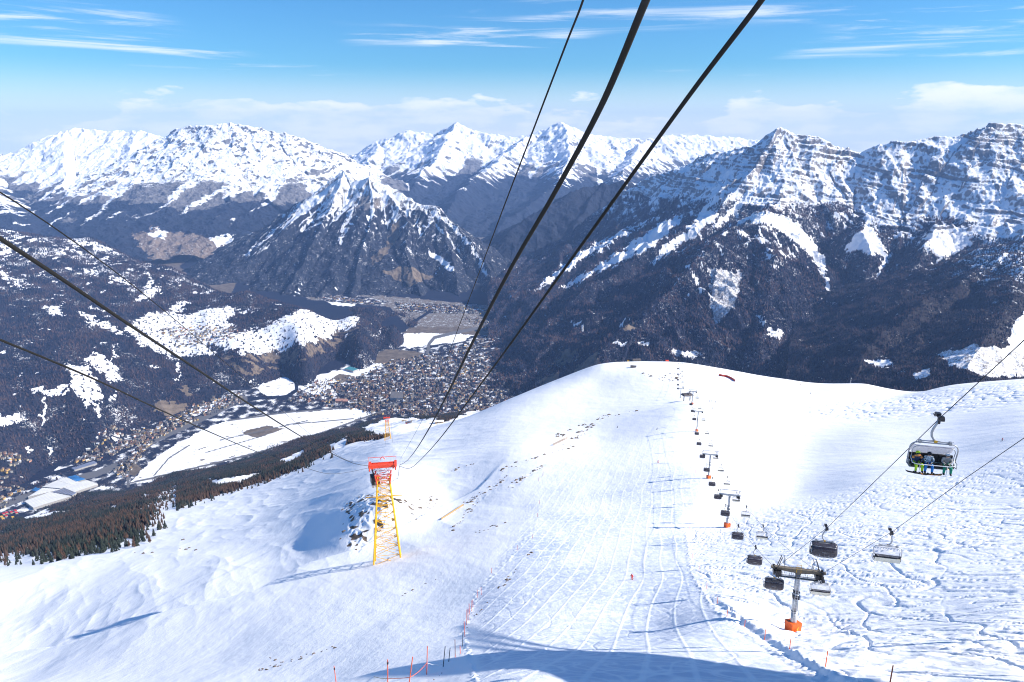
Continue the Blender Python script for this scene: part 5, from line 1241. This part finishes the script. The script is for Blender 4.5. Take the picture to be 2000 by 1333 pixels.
rocks(0, [([(662, 985), (680, 975), (670, 1060), (660, 1050)], 6), ([(835, 968), (858, 972), (850, 985), (833, 985)], 14),
          ([(900, 985), (990, 930), (992, 936), (905, 992)], 34), ([(990, 948), (1060, 908), (1062, 912), (994, 953)], 34), ([(1085, 850), (1100, 842), (1105, 852), (1088, 858)], 14), ([(1112, 858), (1155, 828), (1165, 830), (1120, 862)], 26), ([(1090, 848), (1190, 808), (1260, 800), (1190, 815)], 22),
          ([(878, 1032), (930, 978), (936, 984), (884, 1040)], 26), ([(925, 1040), (1010, 1010), (1012, 1014), (930, 1044)], 10), ([(520, 1285), (540, 1283), (540, 1292), (520, 1292)], 5), ([(500, 1308), (560, 1290), (650, 1262), (655, 1266), (560, 1298), (505, 1314)], 30),
          ([(930, 950), (1000, 905), (1120, 870), (1120, 876), (1000, 915)], 26), ([(1250, 730), (1330, 728), (1330, 745), (1290, 745)], 26), ([(840, 1330), (870, 1310), (850, 1330)], 4), ([(870, 920), (890, 916), (930, 905), (880, 925)], 8), ([(300, 1060), (400, 1050), (400, 1075), (250, 1085)], 8),
          ([(780, 1165), (850, 1130), (852, 1133), (784, 1168)], 8), ([(905, 1225), (1040, 1075), (1044, 1078), (915, 1228)], 26)], 1.0, 3.0, 'rocks', 'small dark rocks breaking through the snow along the ribs', 5)

# ================================================================== 7. WOODS
def scatter(L, n_, fmin, seed, extra=None, rmax=1e9):
    """random points of a terrain net where its woodland attribute is above fmin, even in area"""
    X, Y, Zv, u, v, D, fo = L[:7]; rng = np.random.default_rng(seed)
    r = np.hypot(X[:, 0], Y[:, 0]); wgt = (r * np.gradient(r)); wgt = wgt * (r < rmax); wgt /= wgt.sum()
    i = rng.choice(len(r) - 1, n_, p=wgt[:-1] / wgt[:-1].sum()) + rng.random(n_); j = rng.random(n_) * (X.shape[1] - 1.01)
    i = np.clip(i, 0, len(r) - 1.01)
    i0, j0 = i.astype(int), j.astype(int); fi, fj = i - i0, j - j0
    def s_(A): return A[i0, j0] * (1 - fi) * (1 - fj) + A[i0 + 1, j0] * fi * (1 - fj) + A[i0, j0 + 1] * (1 - fi) * fj + A[i0 + 1, j0 + 1] * fi * fj
    x, y, z, uu, vv, dd, ff = map(s_, (X, Y, Zv, u, v, D, fo))
    ok = (ff > fmin) & (uu > -120) & (uu < 2120) & (vv < 1400) & (dd > 0)
    if extra is not None: ok &= rng.random(n_) < extra(x, y, z, uu, vv, dd)
    return x[ok], y[ok], z[ok], uu[ok], vv[ok], dd[ok]
def cone_forest(name, pts, h0, h1, wid, mat, lab, seed, sides=4, tiers=1, fill=None):
    x, y, z = pts[:3]; n_ = len(x); rng = np.random.default_rng(seed)
    h = rng.uniform(h0, h1, n_) * (.7 + .6 * rng.random(n_)); rad = h * wid * rng.uniform(.7, 1.3, n_); q0 = rng.random(n_) * 6.28
    V = []; F = []; base = 0; per = tiers * (sides + 1)
    idx = np.arange(n_)[:, None] * per
    for t in range(tiers):
        zb = h * (t * .30 - .05); zt = h * (1.0 if t == tiers - 1 else .30 * t + .55); rr = rad * (1 - .33 * t)
        ring = [np.stack((x + rr * np.cos(q0 + t * .6 + 2 * np.pi * k / sides), y + rr * np.sin(q0 + t * .6 + 2 * np.pi * k / sides), z + zb), -1) for k in range(sides)]
        V += ring + [np.stack((x + rng.normal(0, .02, n_) * h, y, z + zt), -1)]
        o = t * (sides + 1)
        for k in range(sides): F.append(np.concatenate((idx + o + k, idx + o + (k + 1) % sides, idx + o + sides), 1))
    V = np.stack(V, 1).reshape(-1, 3); F = np.concatenate(F, 0)
    me = bpy.data.meshes.new(name); me.vertices.add(len(V)); me.vertices.foreach_set('co', V.astype(np.float32).ravel())
    me.loops.add(len(F) * 3); me.polygons.add(len(F)); me.loops.foreach_set('vertex_index', F.astype(np.int32).ravel()); me.polygons.foreach_set('loop_start', np.arange(0, len(F) * 3, 3, dtype=np.int32))
    me.update(calc_edges=True)
    at = me.attributes.new('var', 'FLOAT', 'POINT'); at.data.foreach_set('value', np.repeat(rng.random(n_), per).astype(np.float32))
    me.materials.append(mat); o = bpy.data.objects.new(name, me); C.objects.link(o); tag(o, lab, 'forest', None, 'stuff'); return o
def forest_mat(name, a, b_, brown=None, scale=1 / 220, lo=.45, hi=.6):
    m, n, b = new_mat(name); geo = N(n, 'ShaderNodeNewGeometry')
    c = nmix(n, nattr(n, 'var'), a, b_)
    if brown:
        f = nmath(n, 'ADD', nnoise(n, geo.outputs['Position'], scale, 4, .65), nmath(n, 'MULTIPLY', nmath(n, 'SUBTRACT', nattr(n, 'var'), .5), .22))
        c = nmix(n, nramp(n, f, lo, hi), c, brown)
    n.links.new(c, b.inputs['Base Color']); b.inputs['Roughness'].default_value = .95; b.inputs['Specular IOR Level'].default_value = .1; return m
FM1 = forest_mat('far spruce', (.006, .011, .030), (.020, .027, .052), (.070, .050, .056), 1 / 170, .46, .58)
cone_forest('forest', scatter(HL, 130000, .5, 1), 13, 20, .24, FM1, 'dark spruce forest covering the hillside on the left', 1)
cone_forest('forest', scatter(AL, 140000, .5, 2, None, 8200), 13, 20, .24, forest_mat('far spruce and larch', (.006, .011, .030), (.020, .026, .052), (.085, .056, .058), 1 / 200, .46, .60), 'dark forest on the foot of the limestone mountain', 2)
FM2 = forest_mat('flank woods', (.014, .022, .024), (.034, .040, .038), (.066, .044, .036), 1 / 200, .47, .60)
def edge_thin(x, y, z, u, v, d): return np.clip(.015 + thin(u, v), 0, 1)
cone_forest('forest', scatter(B_, 70000, .5, 9), 9, 15, .26, forest_mat('shoulder woods', (.008, .011, .026), (.024, .028, .048), (.056, .040, .048), 1 / 120, .44, .58), 'dark leafless and spruce wood on the shoulder at the right edge', 7)
fp = scatter(SL, 620000, .5, 3, edge_thin)
fp = [a[(fp[5] > 700) & (fp[5] < 4600)] for a in fp]
k = np.argsort(fp[5]); near_n = 300
sel = k[:near_n]; rest = k[near_n:]
cone_forest('forest', [a[rest] for a in fp], 5, 12, .25, FM2, 'mixed spruce and bare larch wood on the flank below the snow slope', 4, 5, 2)
def tree_proto(kind, H, lab, seed):
    rnd = random.Random(seed); t = thing('tree', lab, 'tree', (0, 0, 0), 0, 'single trees at the upper edge of the wood')
    tr = MB().tube([(0, 0, -.4), (0, 0, H * .5), (0, 0, H * .96)], [H * .022, H * .014, H * .004], 6).build('trunk', 'bark', t)
    mb = MB(); n_ = 150
    for i in range(n_):
        f = (i / n_) ** .8; z = H * (.10 + .88 * f); rr = H * (.21 if kind == 'spruce' else .19) * (1 - f) ** .8 * rnd.uniform(.6, 1.15) + .05; q = rnd.uniform(0, 6.28)
        w_ = rr * .34 + .12; c, s_ = math.cos(q), math.sin(q); dz = -H * .05 if kind == 'spruce' else H * .035
        mb.add([(0, 0, z + H * .02), (c * rr - s_ * w_, s_ * rr + c * w_, z + dz), (c * rr * 1.15, s_ * rr * 1.15, z + dz * 1.5), (c * rr + s_ * w_, s_ * rr - c * w_, z + dz)], [(0, 1, 2), (0, 2, 3)])
    cr = mb.build('crown', 'spruce' if kind == 'spruce' else 'larch', t); return t, [(tr, []), (cr, [])]
PT = [tree_proto('spruce', 8, 'small dark spruce standing alone at the upper edge of the wood', 1), tree_proto('spruce', 11, 'small dark spruce standing alone at the upper edge of the wood', 2), tree_proto('larch', 10, 'small bare brown larch at the upper edge of the wood', 3)]
used = [False] * 3
for i in sel:
    k_ = random.choice((0, 0, 1, 1, 2)); pos = (fp[0][i], fp[1][i], fp[2][i] - .2); t, kids = PT[k_]
    if not used[k_]: t.location = tuple(map(float, pos)); used[k_] = True; o = t
    else: o = dup(t, kids, pos, random.uniform(0, 6), t['label'])
    s_ = random.uniform(.7, 1.25); o.scale = (s_, s_, s_); o['group'] = 'lone spruces at the wood edge' if k_ < 2 else 'lone larches at the wood edge'

# ================================================================== 8. TOWN AND VILLAGES
HM = [simple_mat('wall cream', (.36, .31, .23), .8, 0, .1, .2), simple_mat('wall ochre', (.52, .33, .10), .8, 0, .1, .2), simple_mat('wall white', (.38, .37, .36), .8, 0, .1, .2), simple_mat('roof grey', (.13, .12, .12), .85, 0, .2, .2), simple_mat('roof brown', (.16, .10, .075), .85, 0, .2, .2), simple_mat('roof snow', (.60, .62, .66), .8, 0, .05, .2), simple_mat('wall rose', (.42, .22, .16), .8, 0, .1, .2)]
def house_geo(mb, c, a, b, h, yaw, wall, roof):
    Rz = rotz(yaw); c = np.array(c, float)
    mb.mat(wall); p = np.array([(-a, -b, -3), (a, -b, -3), (a, b, -3), (-a, b, -3), (-a, -b, h), (a, -b, h), (a, b, h), (-a, b, h), (-a, 0, h + b * .55), (a, 0, h + b * .55)]) @ Rz.T + c
    mb.add(p, [(0, 1, 5, 4), (1, 2, 6, 9, 5), (2, 3, 7, 6), (3, 0, 4, 8, 7)])
    e = 1.12; mb.mat(roof); p = np.array([(-a * e, -b * e, h - .4), (a * e, -b * e, h - .4), (a * e, b * e, h - .4), (-a * e, b * e, h - .4), (-a * e, 0, h + b * .55 + .5), (a * e, 0, h + b * .55 + .5)]) @ Rz.T + c
    mb.add(p, [(0, 1, 5, 4), (2, 3, 4, 5), (0, 4, 3), (1, 2, 5), (0, 3, 2, 1)])
VILL = [('town on the valley floor', [(690, 740), (760, 705), (850, 690), (950, 660), (1010, 660), (1080, 700), (1110, 740), (1070, 800), (900, 815), (720, 812), (680, 780)], 1900, 0), ('town on the valley floor', [(600, 745), (700, 735), (760, 745), (740, 805), (640, 795), (560, 790)], 230, 0),
        ('village along the valley road', [(0, 1000), (60, 950), (0, 950)], 16, 0), ('village along the valley road', [(270, 860), (330, 815), (420, 775), (470, 770), (480, 785), (400, 815), (330, 845), (270, 885)], 230, 0), ('village along the valley road', [(140, 905), (230, 845), (300, 835), (290, 860), (200, 900)], 130, 0), ('village along the valley road', [(0, 935), (90, 900), (50, 925), (0, 965)], 45, 0),
        ('village at the foot of the slopes', [(220, 925), (265, 880), (300, 860), (270, 900), (245, 935)], 60, 0), ('village under the far cliffs', [(770, 592), (900, 596), (965, 606), (940, 614), (830, 612), (780, 606)], 190, 0), ('village under the far cliffs', [(600, 578), (700, 580), (750, 592), (720, 597), (640, 590)], 80, 0), ('village under the far cliffs', [(900, 620), (1010, 625), (1030, 650), (960, 655)], 110, 0),
        ('village on the terrace', [(310, 645), (380, 640), (460, 640), (470, 655), (430, 665), (340, 668)], 120, 1)]
hs_ = []; rnd = random.Random(11)
for vn_, poly, cnt, on_hill in VILL:
    us = [q[0] for q in poly]; vs = [q[1] for q in poly]; k = 0; tr = 0
    while k < cnt and tr < cnt * 25:
        tr += 1; a, b = rnd.uniform(min(us), max(us)), rnd.uniform(min(vs), max(vs))
        if not inpoly(poly, np.array([a]), np.array([b]))[0]: continue
        if on_hill: p = P(a, b, 1.0); p = p * (-1530 / p[2])
        else: p = P(a, b, floorD(a, b))
        k += 1; hs_.append((vn_, p, on_hill, proj(*p)[2]))
xs = np.array([h[1][0] for h in hs_]); ys = np.array([h[1][1] for h in hs_])
zf = floor_z(xs, ys); zh = hill_z(xs, ys)
order = sorted(range(len(hs_)), key=lambda i: hs_[i][3]); ind = set(order[:300])
big = MB()
for i, (vn_, p, oh, D_) in enumerate(hs_):
    z = max(zf[i], zh[i]); wl = rnd.choice((0, 0, 0, 2, 2, 1, 6)); rf = 3 + rnd.choice((0, 0, 0, 0, 1, 1, 1, 1, 2)); a, b, h = rnd.uniform(5, 10.5), rnd.uniform(4.2, 7), rnd.uniform(6, 11); yw = rnd.uniform(-.5, .5) + (0 if rnd.random() < .6 else 1.57)
    if wl == 1: a *= 1.2
    if i in ind:
        m1 = MB(); house_geo(m1, (0, 0, 0), a, b, h, yw, wl, rf); o = m1.build('house', HM); o.location = (p[0], p[1], z)
        tag(o, {0: 'cream', 1: 'ochre', 2: 'white', 6: 'rose'}[wl] + ' walled house with ' + {3: 'grey', 4: 'brown', 5: 'snowy'}[rf] + ' roof in the ' + vn_, 'house', {0: 'cream', 1: 'ochre', 2: 'white', 6: 'rose'}[wl] + ' houses with ' + {3: 'grey', 4: 'brown', 5: 'snowy'}[rf] + ' roofs, ' + vn_)
    else: house_geo(big, (p[0], p[1], z), a, b, h, yw, wl, rf)
o = big.build('town_houses', HM); tag(o, 'dense mass of small houses filling the town and far villages', 'houses', None, 'stuff')
# trees between the houses
tx = []
for vn_, poly, cnt, oh in VILL:
    if oh: continue
    us = [q[0] for q in poly]; vs = [q[1] for q in poly]
    for _ in range(int(cnt * 3.6)):
        a, b = rnd.uniform(min(us), max(us)), rnd.uniform(min(vs), max(vs))
        if inpoly(poly, np.array([a]), np.array([b]))[0]: p = P(a, b, floorD(a, b)); tx.append((p[0], p[1]))
for poly, cnt in (([(615, 760), (645, 758), (650, 772), (620, 772)], 0), ([(95, 935), (160, 905), (190, 880), (180, 905), (120, 935), (60, 965), (20, 985), (60, 950)], 500), ([(720, 755), (780, 750), (785, 780), (725, 782)], 260), ([(1040, 770), (700, 812), (700, 822), (900, 805)], 400), ([(230, 905), (300, 855), (310, 860), (240, 915)], 160), ([(420, 720), (480, 755), (400, 780), (380, 770)], 0)):
    us = [q[0] for q in poly]; vs = [q[1] for q in poly]
    for _ in range(cnt):
        a, b = rnd.uniform(min(us), max(us)), rnd.uniform(min(vs), max(vs))
        if inpoly(poly, np.array([a]), np.array([b]))[0]: p = P(a, b, floorD(a, b)); tx.append((p[0], p[1]))
tx = np.array(tx); cone_forest('valley_trees', (tx[:, 0], tx[:, 1], floor_z(tx[:, 0], tx[:, 1])), 10, 16, .28, FM1, 'dark trees growing between the houses of the valley', 6)
# factory with broad white and blue roofs, sheds
def hall(quad, h, roof, lab, name='factory_hall', cat='factory', rib=True, wall=2):
    W = [P(a, b, floorD(a, b)) for a, b in quad]; c = sum(W) / 4; base = float(floor_z(np.array([c[0]]), np.array([c[1]]))[0])
    t = thing(name, lab, cat, (c[0], c[1], base)); q = [np.array((w_[0] - c[0], w_[1] - c[1], 0.)) for w_ in W]
    top = [a + (0, 0, h) for a in q]
    mb = MB(); mb.add([a - (0, 0, 6) for a in q] + top, [(0, 1, 5, 4), (1, 2, 6, 5), (2, 3, 7, 6), (3, 0, 4, 7)]); mb.build('wall', HM[wall], t)
    mb = MB(); tp = [a * 1.01 + (0, 0, .8) for a in top]; lo = [a * 1.01 + (0, 0, -.2) for a in top]; mb.mat(0).add(lo + tp, [(4, 5, 6, 7), (0, 1, 5, 4), (1, 2, 6, 5), (2, 3, 7, 6), (3, 0, 4, 7)])
    r_ = mb.build('roof', roof, t)
    if rib:
        mb = MB(); n_ = 7
        for k in range(1, n_):
            f = k / n_; a = tp[0] + (tp[1] - tp[0]) * f; b = tp[3] + (tp[2] - tp[3]) * f; mb.bar(a + (0, 0, .6), b + (0, 0, .6), 2.0)
        mb.build('skylight', HM[3] if rib == 2 else M['grey'], r_)
    return t
W1 = simple_mat('pale factory roof', (.66, .66, .64), .6, 0, .06, .02); W2 = simple_mat('blue factory roof', (.03, .17, .42), .5, 0, .3, .03); W3 = simple_mat('slate blue factory roof', (.18, .21, .30), .6, 0, .1, .02)
hall([(49, 984), (66, 997), (140, 974), (98, 966)], 12, W1, 'long white ribbed factory hall nearest to the slope')
hall([(56, 976), (98, 966), (118, 961), (84, 958)], 12, W1, 'white factory hall with ribs at the left of the works')
hall([(84, 957), (118, 960), (140, 953), (112, 944)], 14, W1, 'cream roofed factory hall in the middle of the works', rib=False)
hall([(102, 966), (142, 972), (150, 967), (122, 957)], 11, W3, 'slate blue striped factory hall', rib=2)
hall([(112, 943), (140, 952), (156, 947), (130, 937)], 12, W1, 'white factory hall between the cream and the blue roofs')
hall([(132, 937), (150, 946), (168, 941), (148, 933)], 13, W2, 'bright blue roofed factory hall', rib=False)
hall([(122, 956), (146, 966), (192, 950), (170, 942)], 12, W1, 'broad white factory hall at the right end of the works')
hall([(62, 962), (76, 965), (84, 960), (70, 956)], 9, W2, 'small blue roofed hall at the left of the works', rib=False)
hall([(140, 918), (146, 922), (190, 908), (184, 904)], 9, W3, 'long dark shed roof across the road from the works', rib=False)
hall([(673, 723), (690, 728), (700, 724), (684, 719)], 14, simple_mat('teal roof', (.05, .22, .26), .6), 'teal roofed hall at the near edge of the town', 'sports_hall', 'sports hall', False)
hall([(762, 782), (787, 783), (787, 770), (764, 769)], 16, HM[3], 'large dark roofed block in the middle of the town', 'large_building', 'building', False)
hall([(655, 787), (680, 788), (680, 783), (656, 782)], 12, HM[6], 'long rose coloured block at the left end of the town', 'large_building', 'building', False, 6)
RB = simple_mat('red shed roof', (.60, .02, .04), .6); YB = simple_mat('yellow shed roof', (.75, .42, .03), .6)
for k, (a, b, m, l) in enumerate(((7, 1006, RB, 'red'), (13, 1004, RB, 'red'), (12, 1010, RB, 'red'), (22, 1003, RB, 'red'), (30, 1000, RB, 'red'), (32, 1004, RB, 'red'), (3, 1012, YB, 'yellow'), (25, 1013, YB, 'yellow'), (6, 1016, YB, 'yellow'))):
    hall([(a - 3, b - 1), (a - 1, b + 1.3), (a + 4, b), (a + 2, b - 2)], 6, m, 'small bright %s shed at the left edge of the valley' % l, 'storage_shed', 'shed', False, 0)['group'] = l + ' sheds at the left edge'
# farm buildings on the snowy terrace by the second yellow tower
for a, b, m, l in ((790, 822, 'yellow', 'yellow'), (808, 821, 'wood', 'wooden'), (858, 826, 'wood', 'brown'), (798, 827, 'orange2', 'red')):
    hut(a, b, (26, 12, 6), .1, m, 'snowm' if l != 'red' else 'roofd', l + ' mountain lodge on the snowy terrace beyond the crest', 'lodge', 'lodge')

# ================================================================== 9. HAZE
mh = bpy.data.materials.new('haze'); mh.use_nodes = True; n = mh.node_tree; n.nodes.clear()
oo = N(n, 'ShaderNodeOutputMaterial'); pv = N(n, 'ShaderNodeVolumePrincipled'); pv.inputs['Color'].default_value = (.30, .52, 1, 1); pv.inputs['Density'].default_value = 2.6e-5; pv.inputs['Anisotropy'].default_value = 0.0
n.links.new(pv.outputs[0], oo.inputs['Volume'])
hz = MB().box((0, 12000, -700), (44000, 34000, 2700)).build('haze', mh); hz['kind'] = 'stuff'; hz['label'] = 'thin blue haze filling the valley air'
# unseen slab on posts, added outside the right edge to cast the bottom shadow
zr = -5.0; sv = np.array(sdir)
def lift_to(g_): return g_ + sv * ((zr - g_[2]) / sv[2])
ga, gb = on_ground(700, 1322), on_ground(1150, 1360)
for zr in range(-50, 90, 3):
    EA_, EB_ = lift_to(ga), lift_to(gb); qa, qb = proj(*EA_), proj(*EB_)
    if (qa[0] > 2250 or qa[2] < 0) and (qb[0] > 2250 or qb[2] < 0): break
EA, EB = (EA_[0], EA_[1]), (EB_[0], EB_[1]); print('EDGE', zr, EA, EB, 'DT', DT, qa, qb)
def off_frame(g_, um=2300):
    for t in range(20, 400, 3):
        q_ = proj(*(g_ + sv * t))
        if q_[0] > um or q_[2] < 0: return g_ + sv * (t + 2)
cx_, cy_ = EA[0], EA[1] - 30; st_ = thing('shadow_slab', 'added flat slab on steel posts beyond the right edge, casts the bottom shadow', 'shadow caster', (cx_, cy_, ground(cx_, cy_)))
fp_ = [np.array((x - cx_, y - cy_, 0)) for x, y in (EA, EB, (EB[0] + 2, EB[1] - 18), (EB[0] + 14, EB[1] - 18), (EA[0] + 2, EA[1] - 20))]; hz_ = zr - ground(cx_, cy_)
mb = MB(); [mb.tube([a * .97 - (0, 0, 30), a * .97 + (0, 0, hz_ - 1.2)], .35, 8) for a in fp_[2:]]; mb.build('post', 'steel', st_)
mb = MB(); mb.add([a * 1.01 + (0, 0, hz_ - 1.2) for a in fp_] + [a * 1.01 + (0, 0, hz_) for a in fp_], [(i, (i + 1) % 5, 5 + (i + 1) % 5, 5 + i) for i in range(5)] + [(5, 6, 7, 8, 9), (4, 3, 2, 1, 0)]); mb.build('roof', 'roofd', st_)
G1, G3 = on_ground(1440, 1345), on_ground(760, 1198); sv = np.array(sdir)
for k, dv in enumerate((-6, 14, 32)):  # unseen cables added only to cast the diagonal shadow stripes
    a = off_frame(on_ground(1400, 1318 + dv), 2080); b = off_frame(on_ground(900, 1228 + dv), 2060); d_ = (a - b) / np.linalg.norm(a - b)
    tag(MB().tube([b, a, a + d_ * 30], .32, 8).build('shadow_cable', 'cable'), 'added unanchored cable beyond the right edge, casts a shadow stripe', 'cable', 'added shadow cables')
print('SCRIPT DONE', len(bpy.data.objects))
